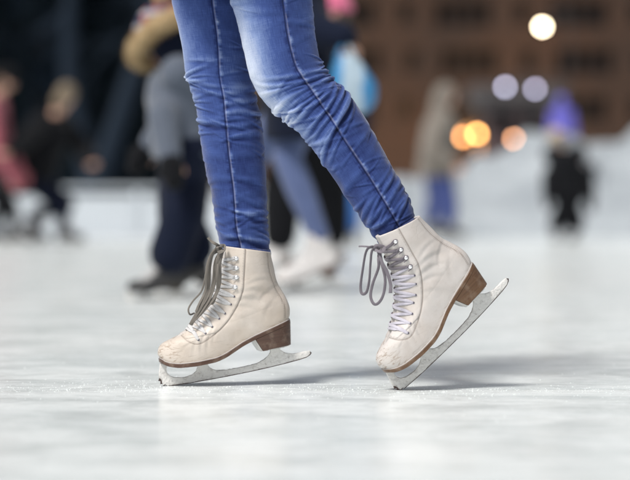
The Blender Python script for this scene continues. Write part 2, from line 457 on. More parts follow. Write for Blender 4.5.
# fill the plate's faces with a strip of cross quads
def strip_caps(me_rings):
    nk, n2, _ = me_rings.shape; n = n2//2
    vs = me_rings.reshape(-1, 3); fs = []
    idx = np.arange(nk*n2).reshape(nk, n2); nx = np.roll(idx, -1, 1)
    fs += np.stack([idx[:-1], nx[:-1], nx[1:], idx[1:]], -1).reshape(-1, 4).tolist()
    for k, flip in ((0, True), (nk-1, False)):
        for i in range(n-1):
            q = [idx[k, i], idx[k, i+1], idx[k, n2-2-i], idx[k, n2-1-i]]
            fs.append(q[::-1] if flip else q)
    me = mesh_from(vs, fs)
    bm = bmesh.new(); bm.from_mesh(me); bmesh.ops.remove_doubles(bm, verts=bm.verts[:], dist=1e-6); return bm_mesh(bm)
sole_me = strip_caps(_so)
welt_me = strip_caps(solid_plate(-5, 150, lambda x: solez_s(x)+1.9, lambda x: solez_s(x)+1.02, .75))
def hshrink(x, y, tz):
    k = 1-tz
    x2 = x+(np.where(x < 106, 1, 0)*6.0*k) + np.where(x >= 106, -2.6*k*(x-106)/33., 0)+np.where((x >= 106) & (x < 112), 6*k*(112-x)/6, 0)
    return x2, y*(1-.10*k)
_hl = []
for tz in (0., .04, .2, .4, .6, .8, 1.):
    xa, ya = plate(99.5, 150, None, None, .9)
    zt = solez_s(xa)-2.9; zb = np.full(xa.shape, 16.2)+(xa-105)*.03
    xr, yr = hshrink(xa, ya, tz); s = .97 if tz == 0. else 1.
    _hl.append(np.stack([xr, yr*s, zb*(1-tz)+zt*tz], -1))
_hl = np.array(_hl)*U
heel_me = strip_caps(_hl)
# grey breast panel fixed to the front face of the heel
n = _hl.shape[1]//2
bq = []
for r_ in _hl:
    bq.append([r_[0]*[1, .97, 1]+[-.0008, 0, 0], r_[-1]*[1, .97, 1]+[-.0008, 0, 0]])
bq = np.array(bq); bth = bq+[-.004, 0, 0]
bv = []
for a, b in zip(bq, bth): bv.append([a[0], a[1], b[1]*[1, .9, 1], b[0]*[1, .9, 1]])
breast_me = grid_mesh(np.array(bv), caps=True)
# blade: side outline with real thickness and bevelled runner
bl = [(1.2, 7), (.6, 4), (-.4, 2.4), (1.6, 1.6), (1.2, -1.2), (3.4, -1.2), (3.8, -3.6), (6.4, -2.6), (7.2, -4.4), (12, -4.6), (22, -5), (34, -5.1), (52, -4.9), (70, -4.5), (90, -3.8), (110, -2.7), (130, -1.2), (144, .2), (151, 1.4), (155.5, 3.4), (157, 5.4), (155.5, 7.2), (152, 7.8), (146, 7.3), (139, 7.4), (133, 8.5), (128.6, 10.6), (126, 13.5), (125, 16.6), (116, 16.4), (115.5, 13), (113, 9.6), (108, 6.4), (102, 4.2), (94, 3.0), (82, 2.4), (70, 2.3), (62, 2.8), (56, 4.4), (52.5, 7.5), (51, 10.5), (51.5, 13.2), (39, 12.6), (40.5, 9.5), (38.5, 5.6), (34, 3.0), (28, 1.9), (22, 2.0), (16, 3.2), (11.5, 5.6), (9.4, 9), (9.2, 12.6), (10.5, 16.2), (4.2, 19.8), (2.6, 14), (1.6, 10)]
def extrude_outline(pts, th, bev):
    bm = bmesh.new()
    vs = [bm.verts.new((x*U, 0, z*U)) for x, z in pts]
    f = bm.faces.new(vs)
    bmesh.ops.subdivide_edges(bm, edges=bm.edges[:], cuts=2)
    f = bm.faces[:] 
    r = bmesh.ops.extrude_face_region(bm, geom=f)
    ev = [g for g in r['geom'] if isinstance(g, bmesh.types.BMVert)]
    for v in ev: v.co.y += th/2
    for v in bm.verts:
        if v not in ev: v.co.y -= th/2
    bmesh.ops.recalc_face_normals(bm, faces=bm.faces[:])
    eds = [e for e in bm.edges if abs(e.verts[0].co.y-e.verts[1].co.y) < 1e-7]
    bmesh.ops.bevel(bm, geom=eds, offset=bev, segments=2, affect='EDGES', profile=.6)
    bmesh.ops.triangulate(bm, faces=bm.faces[:])
    return bm
bm = extrude_outline(bl, .0062, .0011)
blade_me = bm_mesh(bm)
# refine so that frost relief and the dark ground edge can live on the vertices
bm = bmesh.new(); bm.from_mesh(blade_me)
for _ in range(3):
    lo = [e for e in bm.edges if e.calc_length() > .004]
    if not lo: break
    bmesh.ops.subdivide_edges(bm, edges=lo, cuts=1)
    bmesh.ops.triangulate(bm, faces=bm.faces[:])
botx = [p[0] for p in bl[3:22]]; botz = [p[1] for p in bl[3:22]]
for v in bm.verts:
    dn = mnoise.noise(v.co*210)*.0007+mnoise.noise(v.co*600)*.0004
    hgt = v.co.z/U-np.interp(v.co.x/U, botx, botz)
    if hgt > 2.0: v.co += v.normal*(dn+.0003)
bm.normal_update(); blade_me = bm_mesh(bm)
co = np.zeros(len(blade_me.vertices)*3); blade_me.vertices.foreach_get('co', co); co = co.reshape(-1, 3)/U
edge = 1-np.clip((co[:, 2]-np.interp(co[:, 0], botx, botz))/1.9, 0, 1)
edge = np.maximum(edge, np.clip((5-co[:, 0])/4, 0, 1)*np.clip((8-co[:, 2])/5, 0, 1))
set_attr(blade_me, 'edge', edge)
# mounting plates under sole and heel
def box(bm, c, s, rot=None):
    r = bmesh.ops.create_cube(bm, size=1.0)
    mt = Matrix.Translation(c) @ (rot.to_4x4() if rot else Matrix()) @ Matrix.Diagonal((*s, 1))
    bmesh.ops.transform(bm, matrix=mt, verts=r['verts']); return r['verts']
def uvs(bm, c, r, seg=16, rings=10, rot=None):
    s = bmesh.ops.create_uvsphere(bm, u_segments=seg, v_segments=rings, radius=1.0)
    rr = r if isinstance(r, (tuple, list)) else (r, r, r)
    mt = Matrix.Translation(c) @ (rot.to_4x4() if rot else Matrix()) @ Matrix.Diagonal((*rr, 1))
    bmesh.ops.transform(bm, matrix=mt, verts=s['verts']); return s['verts']
def cone(bm, a, b, r1, r2, seg=14):
    a, b = Vector(a), Vector(b); d = b-a
    if d.length < 1e-6: return
    s = bmesh.ops.create_cone(bm, cap_ends=True, segments=seg, radius1=r1, radius2=r2, depth=d.length)
    q = Vector((0, 0, 1)).rotation_difference(d)
    bmesh.ops.transform(bm, matrix=Matrix.Translation((a+b)/2) @ q.to_matrix().to_4x4(), verts=s['verts'])
PL = []
for x0, x1, nn in ((28, 62, 7), (107, 134, 5)):
    bm = bmesh.new()
    # follow the underside in short slabs
    for i in range(nn):
        xa, xb = x0+(x1-x0)*i/nn, x0+(x1-x0)*(i+1)/nn
        if x0 < 100: za, zb = float(solez_s(xa))-2.9, float(solez_s(xb))-2.9
        else: za = zb = 16.2+(xa-105)*.03
        ang = math.atan2(zb-za, xb-xa)
        box(bm, Vector(((xa+xb)/2*U, 0, ((za+zb)/2-.45)*U)), ((xb-xa)*1.02*U, 20*U, .8*U), Euler((0, -ang, 0)).to_matrix())
    PL.append(bm_mesh(bm))
hooks0 = [(233.3, 258.6), (233.7, 267.8), (233.7, 277), (232.8, 286.6)]
eyes0 = [(231.7, 296.2), (228.7, 303.7), (222.7, 312.5), (217, 318.6), (210, 326), (203.5, 332.8), (196.4, 339.3)]
HK = [inv(x, y, 0) for x, y in hooks0]; EY = [inv(x, y, 0) for x, y in eyes0]
# the elevation of both boots agrees to a unit; keep the front of the laces just inside the facing
def hook_mesh():
    bm = bmesh.new()
    s = bmesh.ops.create_cone(bm, cap_ends=True, segments=18, radius1=.0019, radius2=.0016, depth=.003); bmesh.ops.translate(bm, verts=s['verts'], vec=(0, 0, .0012))
    uvs(bm, Vector((0, 0, .0036)), (.0036, .0036, .0014), 20, 10)
    s = bmesh.ops.create_cone(bm, cap_ends=True, segments=20, radius1=.0038, radius2=.0034, depth=.0007); bmesh.ops.translate(bm, verts=s['verts'], vec=(0, 0, .0002))
    return bm_mesh(bm)
def eyelet_mesh():
    n, m_ = 22, 8; v = np.zeros((n, m_, 3))
    for i in range(n):
        a = 2*math.pi*i/n
        for j in range(m_):
            b = 2*math.pi*j/m_; rr = .00165+.00055*math.cos(b); v[i, j] = (rr*math.cos(a), rr*math.sin(a), .0004*math.sin(b)+.0004)
    v = np.concatenate([v, v[:1]], 0); me = grid_mesh(v)
    bm = bmesh.new(); bm.from_mesh(me); bmesh.ops.remove_doubles(bm, verts=bm.verts[:], dist=1e-6)
    s = bmesh.ops.create_cone(bm, cap_ends=True, segments=16, radius1=.0014, radius2=.0014, depth=.0004)
    return bm_mesh(bm)
hook_me, eye_me = hook_mesh(), eyelet_mesh()
hook_me.materials.append(M['metal']); eye_me.materials.append(M['eyelet'])
for m_ in (hook_me, eye_me): m_.polygons.foreach_set('use_smooth', [True]*len(m_.polygons))
minz_cache = {}
bco = np.zeros(len(blade_me.vertices)*3); blade_me.vertices.foreach_get('co', bco); bco = bco.reshape(-1, 3)
def skate_matrix(x, y, yaw, pitch, s=1.0, z=0.0):
    """blade touches z; yaw 0 = toe towards -X, heel +X; pitch lifts the heel"""
    Rm = Matrix.Rotation(yaw, 3, 'Z') @ Matrix.Rotation(-pitch, 3, 'Y')
    A = np.array(Rm); zz = (bco @ A.T)[:, 2].min()*s
    return Matrix.Translation((x, y, z-zz-.0008)) @ Rm.to_4x4() @ Matrix.Diagonal((s, s, s, 1))
def mat_override(o, mats):
    for i, m_ in enumerate(mats):
        o.material_slots[i].link = 'OBJECT'; o.material_slots[i].material = m_
for me, mm in ((sole_me, 'sole'), (heel_me, 'sole'), (breast_me, 'breast'), (blade_me, 'frost'), (PL[0], 'frost'), (PL[1], 'frost'), (welt_me, 'tongue')):
    me.materials.append(M[mm])
for me in (sole_me, heel_me, welt_me):
    me.polygons.foreach_set('use_smooth', [False]*len(me.polygons))

def front_k(k, u_, up=1.5):
    """ring whose centre-front point lies straight across the instep from this eyelet"""
    p = S[k, u_]; q = SIDE[:, 0]; D = np.hypot(q[:, 0]-(p[0]-.35*0), q[:, 2]-p[2])
    return int(np.argmin(D))
def lace_path(k0, u0, s0, k1, u1, s1, off, n=15):
    A = S[k0, u0]*[1, s0, 1]; B = S[k1, u1]*[1, s1, 1]; NA = NRM[k0, u0]*[1, s0, 1]; NB_ = NRM[k1, u1]*[1, s1, 1]
    kc = .5*(front_k(k0, u0)+front_k(k1, u1)); kc = int(kc)
    Cc = SIDE[kc, 0]; NC = NRM[kc, 0]
    pts, nn = [], []
    for i in range(n):
        f = i/(n-1); g = abs(2*f-1)
        E_, NE = (A, NA) if f < .5 else (B, NB_)
        # quarter-round over the instep between eyelet and crown line
        t = 1-g; w_ = math.sin(t*math.pi/2)
        q = E_*(1-t)+Cc*t
        nv = NE*(1-t)+NC*t; nv = nv/np.linalg.norm(nv)
        o = off*(.3+.7*min(1, 4*min(f, 1-f)))
        # push out on to the surface (the chord cuts the round instep)
        D = np.linalg.norm(SIDE*[1, 1 if q[1] >= 0 else -1, 1]-q, axis=2); kk, uu = np.unravel_index(np.argmin(D), D.shape)
        o += max(0., float(HS[kk, uu]))
        sp_ = SIDE[kk, uu]*[1, 1 if q[1] >= 0 else -1, 1]; sn = NRM[kk, uu]*[1, 1 if q[1] >= 0 else -1, 1]
        pts.append(sp_+sn*o); nn.append(sn)
    return np.array(pts), np.array(nn)
HE = []
for (x, z) in HK: HE.append(surf(x, z)[:2]+('h',))
for (x, z) in EY: HE.append(surf(x, z)[:2]+('e',))
def make_laces():
    gw, gg = [], []
    for i in range(len(HE)-1):
        k0, u0, t0 = HE[i]; k1, u1, t1 = HE[i+1]
        for s0, lift in ((-1, 1.0), (1, 1.7)):
            C, N_ = lace_path(k0, u0, s0, k1, u1, -s0, lift)
            for q in range(3): C[1:-1, q] = (C[:-2, q]+C[1:-1, q]*2+C[2:, q])/4
            up = np.array([np.interp(np.linspace(0, len(C)-1, 36), range(len(C)), N_[:, q]) for q in range(3)]).T
            (gg if i < 3 else gw).append(ribbon(C*U, 36, .0060, .0016, up=up, nu=10, taper=lambda f: min(1, .55+3.2*min(f, 1-f))))
    k0, u0, _ = HE[-1]; C, N_ = lace_path(k0, u0, -1, k0, u0, 1, 1.0)
    gw.append(ribbon(C*U, 36, .0055, .0016, up=np.array([np.interp(np.linspace(0, len(C)-1, 36), range(len(C)), N_[:, q]) for q in range(3)]).T, nu=10))
    # hooks: the lace passes behind each stud
    for (k, u_, t) in HE[:4]:
        for sd in (-1, 1):
            p = S[k, u_]*[1, sd, 1]; nn = NRM[k, u_]*[1, sd, 1]
            gg.append(ribbon([(p+nn*.8+np.array(d_))*U for d_ in ((-4.5, 0, 1.8), (0, 0, 2.0), (2.2, 0, 0), (0, 0, -2.0), (-4.5, 0, -1.8))], 20, .0022, .0014, up=tuple(nn), nu=8))
    return gw, gg
LACES = make_laces()
def add_skate(parent, mtx, upper, simple=False, lace=None, sole='sole', full_detail=False, which=0):
    b = bpy.data.objects.new('ice_skate', boot_me); COL.objects.link(b); b.parent = parent
    b.matrix_local = Matrix.Translation(-parent.location) @ mtx
    mat_override(b, (M[upper], M['tongue'] if upper != 'leather_black' else M['leather_black']))
    def sub(name, me, mat=None):
        o = bpy.data.objects.new(name, me); COL.objects.link(o); o.parent = b
        if mat: mat_override(o, (M[mat],))
        return o
    sub('sole', sole_me, sole); sub('heel', heel_me, sole); sub('blade', blade_me)
    if not simple: sub('heel_breast', breast_me); sub('sole_plate', PL[0]); sub('heel_plate', PL[1]); sub('welt', welt_me)
    grids_w, grids_g = LACES
    if not simple:
        lw = 'lace_white' if which == 0 else 'lace_violet'
        lg = 'lace_grey' if which == 0 else 'lace_mauve'
        link('lace', join_grids(grids_w), M[lw], b); link('lace', join_grids(grids_g), M['lace_white' if which == 0 else lg], b)
        for (k, u_, t) in HE:
            for sd in (-1, 1):
                p = S[k, u_]*[1, sd, 1]*U; nn = NRM[k, u_]*[1, sd, 1]
                o = sub('lace_hook' if t == 'h' else 'eyelet', hook_me if t == 'h' else eye_me)
                q = Vector((0, 0, 1)).rotation_difference(Vector(nn))
                o.matrix_local = Matrix.Translation(p+nn*.0004) @ q.to_matrix().to_4x4()
    else:
        link('lace', join_grids(grids_w+grids_g), M[lace or 'lace_white'], b)
    return b

# ------------------------------------------------------------------ people
def capsule_chain(bm, pts, rad, seg=14):
    for i, (p, r) in enumerate(zip(pts, rad)):
        uvs(bm, Vector(p), r, seg, 10)
        if i: cone(bm, pts[i-1], p, rad[i-1], r, seg)
def finish(bm, name, mat, parent, voxel, smooth=4):
    me = bm_mesh(bm)
    me.transform(Matrix.Translation(-parent.location))
    o = link(name, me, mat, parent)
    r = o.modifiers.new('remesh', 'REMESH'); r.mode = 'VOXEL'; r.voxel_size = voxel; r.use_smooth_shade = True
    s = o.modifiers.new('smooth', 'SMOOTH'); s.factor = .5; s.iterations = smooth
    return o
def torso_loft(bm, hip, neck, right, fwd, prof):
    """prof: list of (t, half width, half depth, forward shift)"""
    hip, neck, right, fwd = map(Vector, (hip, neck, right, fwd)); ax = neck-hip
    rings = []
    for t, w, d, sh in prof:
        c = hip+ax*t+fwd*sh
        rings.append([bm.verts.new(c+right*w*math.cos(a)+fwd*d*math.sin(a)) for a in [2*math.pi*i/24 for i in range(24)]])
    for a, b in zip(rings[:-1], rings[1:]):
        for i in range(24): bm.faces.new((a[i], a[(i+1) % 24], b[(i+1) % 24], b[i]))
    bm.faces.new(rings[0][::-1]); bm.faces.new(rings[-1])
def hand(bm, wrist, direction, side_, s, curl=.5):
    d = Vector(direction).normalized(); sv = Vector(side_).normalized(); sv = (sv-d*sv.dot(d)).normalized(); nrm = d.cross(sv)
    rot = Matrix((sv, nrm, d)).transposed()
    pc = wrist+d*.05*s
    uvs(bm, pc, (.040*s, .016*s, .052*s), 14, 10, rot)
    for i, (o_, L) in enumerate(((-.028, .062), (-.0095, .072), (.0095, .068), (.027, .052))):
        b0 = pc+sv*o_*s+d*.036*s; b1 = b0+(d*math.cos(curl*.6)+nrm*math.sin(curl*.6))*L*.5*s
        b2 = b1+(d*math.cos(curl*1.5)+nrm*math.sin(curl*1.5))*L*.5*s
        capsule_chain(bm, [b0, b1, b2], [.0092*s, .0085*s, .0072*s], 8)
    b0 = pc-sv*.03*s-d*.02*s; b1 = b0+(-sv*.7+d*.6+nrm*.3).normalized()*.034*s; b2 = b1+(d*.9-sv*.1+nrm*.4).normalized()*.028*s
    capsule_chain(bm, [b0, b1, b2], [.012*s, .010*s, .008*s], 8)
def person(label, J, group=None, vox=.010):
    s = J.get('s', 1.0); yaw = J['face']            # facing direction angle in the ground plane
    fwd = Vector((math.cos(yaw), math.sin(yaw), 0)); right = Vector((math.sin(yaw), -math.cos(yaw), 0))
    hip, neck, head = map(Vector, (J['hip'], J['neck'], J['head']))
    fx = [f[0] for f in J['feet']]; fy = [f[1] for f in J['feet']]
    root = empty('person', (sum(fx)/2, sum(fy)/2, 0), label, 'person', group)
    ankles = []
    for i, f in enumerate(J['feet']):
        x, y, fyaw, pitch = f[:4]; fz = f[4] if len(f) > 4 else 0.
        # skate x axis is toe->heel = -facing
        Rm = Matrix.Rotation(fyaw+math.pi, 3, 'Z') @ Matrix.Rotation(-pitch, 3, 'Y')
        off = Rm @ Vector((112*U*s, 0, 0)); ox, oy = x-off.x, y-off.y
        mt = skate_matrix(ox, oy, fyaw+math.pi, pitch, s, fz)
        add_skate(root, mt, J.get('skate', 'leather_black'), simple=True, sole='sole_dark' if J.get('skate', 'leather_black') == 'leather_black' else 'sole', lace=J.get('lace', 'lace_white'))
        ankles.append((mt @ Vector((112*U, 0, 70*U)), mt @ Vector((108*U, 0, 108*U))))
    hw = .085*s; sw = .165*s*J.get('sw', 1.)
    tors = (neck-hip); shc = neck-tors.normalized()*.05*s
    hips = [hip-right*hw, hip+right*hw]; shs = [shc-right*sw, shc+right*sw]
    knees = [Vector(k) for k in J['knees']]; elb = [Vector(k) for k in J['elbows']]; wr = [Vector(k) for k in J['wrists']]
    hd = J.get('look'); hf = Vector(hd).normalized() if hd else fwd
    hup = (head-neck).normalized(); hr = hf.cross(hup).normalized(); hf = hup.cross(hr).normalized()
    hrot = Matrix((hr, hf, hup)).transposed()
    # body
    bm = bmesh.new()
    torso_loft(bm, hip, neck, right, fwd, [(-.14, .10*s, .07*s, 0), (0, .155*s, .105*s, 0), (.3, .13*s, .09*s, 0), (.6, .15*s, .10*s, .01*s), (.85, .155*s, .085*s, 0), (.98, .07*s, .06*s, 0)])
    for i in (0, 1):
        capsule_chain(bm, [hips[i], (hips[i]*.5+knees[i]*.5), knees[i], knees[i]*.6+ankles[i][0]*.4, ankles[i][0]], [.078*s, .058*s, .036*s, .034*s, .022*s])
        capsule_chain(bm, [shs[i], elb[i], elb[i]*.65+wr[i]*.35, wr[i]], [.05*s, .037*s, .037*s, .025*s])
        dv = (wr[i]-elb[i]).normalized()
        hand(bm, wr[i], J.get('hdir', [dv, dv])[i], fwd if abs(dv.dot(fwd)) < .8 else Vector((0, 0, 1)), s, .9)
    capsule_chain(bm, [neck-tors.normalized()*.03*s, head-hup*.06*s], [.055*s, .052*s])
    uvs(bm, head+hup*.015*s-hf*.01*s, (.074*s, .092*s, .105*s), 20, 14, hrot)
    uvs(bm, head-hup*.055*s+hf*.025*s, (.052*s, .058*s, .055*s), 16, 12, hrot)
    uvs(bm, head-hup*.012*s+hf*.088*s, (.011*s, .016*s, .022*s), 10, 8, hrot)
    uvs(bm, head-hup*.024*s+hf*.093*s, (.015*s, .012*s, .010*s), 10, 8, hrot)
    uvs(bm, head-hup*.055*s+hf*.080*s, (.021*s, .008*s, .007*s), 10, 8, hrot)
    for q in (-1, 1): uvs(bm, head-hup*.005*s+hr*q*.076*s-hf*.008*s, (.008*s, .018*s, .028*s), 10, 8, hrot)
    finish(bm, 'body', M['skin'], root, .006 if s > .9 else .005, 2)
    for q in (-1, 1):
        bm = bmesh.new(); uvs(bm, head+hup*.008*s+hr*q*.03*s+hf*.072*s, .012*s, 12, 8); me = bm_mesh(bm); me.transform(Matrix.Translation(-root.location)); link('eye', me, M['eye'], root)
    # clothing
    if J.get('trousers'):
        bm = bmesh.new(); e = J.get('tr_ease', .014)
        torso_loft(bm, hip, neck, right, fwd, [(-.2, .09*s, .07*s, 0), (-.1, (.14+e)*s, (.09+e)*s, 0), (0, (.155+e)*s, (.105+e)*s, 0), (.15, (.145+e)*s, (.10+e)*s, 0)])
        for i in (0, 1):
            ke = (.052+e*J.get('knee_k', 1))*s; ae = (.040+e*J.get('ank_k', 1))*s
            capsule_chain(bm, [hips[i], (hips[i]*.5+knees[i]*.5), knees[i], knees[i]*.6+ankles[i][1]*.4, ankles[i][1]], [(.085+e)*s, (.074+e)*s, ke, (.053+e)*s, ae])
        finish(bm, 'trousers', M[J['trousers']], root, vox, 3)
    if J.get('jacket'):
        bm = bmesh.new(); e = J.get('jk_ease', .03); hem = J.get('hem', -.25)
        torso_loft(bm, hip, neck, right, fwd, [(hem, (.15+e)*s, (.11+e)*s, 0), (0, (.155+e)*s, (.105+e)*s, 0), (.3, (.14+e)*s, (.095+e)*s, 0), (.6, (.155+e)*s, (.10+e)*s, .01*s), (.86, (.155+e*.8)*s, (.085+e)*s, 0), (1.02, (.065+e*.4)*s, (.06+e*.4)*s, 0)])
        for i in (0, 1):
            capsule_chain(bm, [shs[i], elb[i], elb[i]*.1+wr[i]*.9], [(.052+e*.7)*s, (.040+e*.6)*s, (.030+e*.5)*s])
        finish(bm, 'jacket', M[J['jacket']], root, vox, 4)
    if J.get('gloves'):
        for i in (0, 1):
            bm = bmesh.new(); dv = Vector(J.get('hdir', [(wr[j]-elb[j]) for j in (0, 1)])[i]).normalized()
            capsule_chain(bm, [wr[i]-dv*.02*s, wr[i]+dv*.05*s, wr[i]+dv*.12*s], [.042*s, .060*s, .046*s])
            sd = (fwd-dv*fwd.dot(dv)); sd = sd.normalized() if sd.length > .2 else Vector((0, 0, 1))
            capsule_chain(bm, [wr[i]+dv*.04*s+sd*.03*s, wr[i]+dv*.08*s+sd*.06*s], [.02*s, .017*s])
            finish(bm, 'mitten', M[J['gloves']], root, vox, 2)
    if J.get('hair'):
        bm = bmesh.new()
        uvs(bm, head+hup*.03*s-hf*.022*s, (.084*s, .096*s, .100*s), 20, 14, hrot)
        uvs(bm, head-hup*.05*s-hf*.05*s, (.075*s, .05*s, .09*s), 16, 12, hrot)
        if J.get('long'): capsule_chain(bm, [head-hf*.06*s, head-hf*.09*s-hup*.18*s], [.06*s, .03*s])
        finish(bm, 'hair', M[J['hair']], root, .008, 1)
    if J.get('hat'):
        bm = bmesh.new()
        uvs(bm, head+hup*.045*s-hf*.012*s, (.092*s, .104*s, .095*s), 20, 14, hrot)
        for i in range(24):
            a = 2*math.pi*i/24; uvs(bm, head+hup*.03*s-hf*.012*s+hr*math.cos(a)*.088*s+hf*math.sin(a)*.102*s, .018*s, 8, 6)
        if J.get('pompom'): uvs(bm, head+hup*.165*s-hf*.03*s, .04*s, 12, 8)
        finish(bm, 'hat', M[J['hat']], root, .008, 1)
    if J.get('hood'):
        bm = bmesh.new()
        uvs(bm, head-hf*.03*s+hup*.01*s, (.108*s, .118*s, .135*s), 20, 14, hrot)
        capsule_chain(bm, [head-hf*.05*s-hup*.03*s, neck-fwd*.02*s], [.10*s, .11*s])
        for v in bm.verts:
            dd = (v.co-head).dot(hf)
            if dd > .055*s: v.co -= hf*(dd-.055*s)*.95
        finish(bm, 'hood', M[J['hood']], root, .008, 2)
    return root

# ------------------------------------------------------------------ the skater in the foreground
DL, DR = 4.665, 4.525            # distance of the far and the near leg
hero = empty('person', (P(290, 390, 4.53).x, 4.55, 0), 'foreground skater in faded skinny blue jeans and worn white lace-up skates, heels raised', 'person')
mL = skate_matrix((159-315)*4.594/FPX, 4.590, R(10), R(8.6))
mR = skate_matrix((396-315)*4.49/FPX, 4.487, R(11.5), R(41.7))
skL = add_skate(hero, mL, 'leather', which=0)
skR = add_skate(hero, mR, 'leather2', which=1, sole='sole_gold')
skL['label'] = 'beige scuffed skate with the long grey laces, sole nearly level'
skR['label'] = 'cream skate tipped onto its toe with a mauve bow'
HL = hero.location.copy()

def loose_laces(skate, mtx, d, strands, w, mat, name):
    G = []
    for i, (pts, k) in enumerate(strands):
        W = [P(x, y, d-.035+ (q[0] if q else 0)) for x, y, *q in pts]
        up = Vector((.25*math.sin(i*2.1), -1, .2*math.cos(i*1.7)))
        G.append(ribbon([tuple(p) for p in W], 60, w*k, .0013, up=tuple(up), nu=10, twist=.5 if k > .6 else .2))
    me = join_grids(G)
    me.transform(mtx.inverted())
    return link(name, me, mat, skate)
loose_laces(skL, mL, 4.60, [
    ([(222, 247, .03), (214, 250), (208, 261), (205, 278), (201.5, 291), (193, 301, .01), (188.4, 309), (190, 314.5), (194.5, 313, .02)], .45),
    ([(221, 248, .03), (213, 253), (209.5, 268), (208, 287), (202.5, 303), (196, 315), (190.5, 325)], 1.0),
    ([(223, 249, .03), (218, 258), (215.5, 276), (210.5, 296), (201, 312), (191.5, 323)], .9),
    ([(223, 249, .02), (220, 262), (219.5, 282), (215, 296), (206, 308), (196, 318)], .9),
    ([(222, 250, .03), (215, 262), (213, 284), (205.5, 300), (199, 309)], .8),
    ([(222, 249, .03), (211, 256), (206.5, 272, -.01), (205.5, 290), (199, 304), (196, 312)], .7),
    ([(219, 249, .02), (217.5, 272, -.01), (217, 290), (213, 303), (210, 300), (213, 286)], .6),
    ([(222, 248, .03), (216.5, 244.5), (211, 241), (208, 237.5)], .75),
    ([(218, 253, .0), (224, 250, -.004), (224, 246, .02), (217, 247, .0), (219, 253, .01)], 1.0)], .0078, M['lace_grey'], 'lace_bow')
loose_laces(skR, mR, 4.48, [
    ([(381, 249, .02), (371, 247), (363, 246.3), (358.6, 246.3)], .55),
    ([(381, 249, .02), (371, 247), (366, 252), (363, 268), (360.6, 286), (362, 293.5), (366.5, 292), (369.3, 280), (370.6, 262), (372.5, 250), (380, 249, .02)], 1.0),
    ([(380, 248, .02), (378.5, 258), (378.4, 268), (373, 283), (370.6, 296), (374, 304), (379, 302.5), (383.5, 294), (385.2, 279), (381.5, 263), (378, 251, .01)], .95),
    ([(379, 250, .0), (382, 262, -.012), (387, 272, -.012), (390.5, 284, -.01), (390.4, 293, -.008)], 1.15),
    ([(375, 250, .0), (382, 252, -.012), (384, 247, .01), (376, 245.5, .0), (375.5, 251, .005)], 1.1)], .0060, M['lace_mauve'], 'lace_bow')

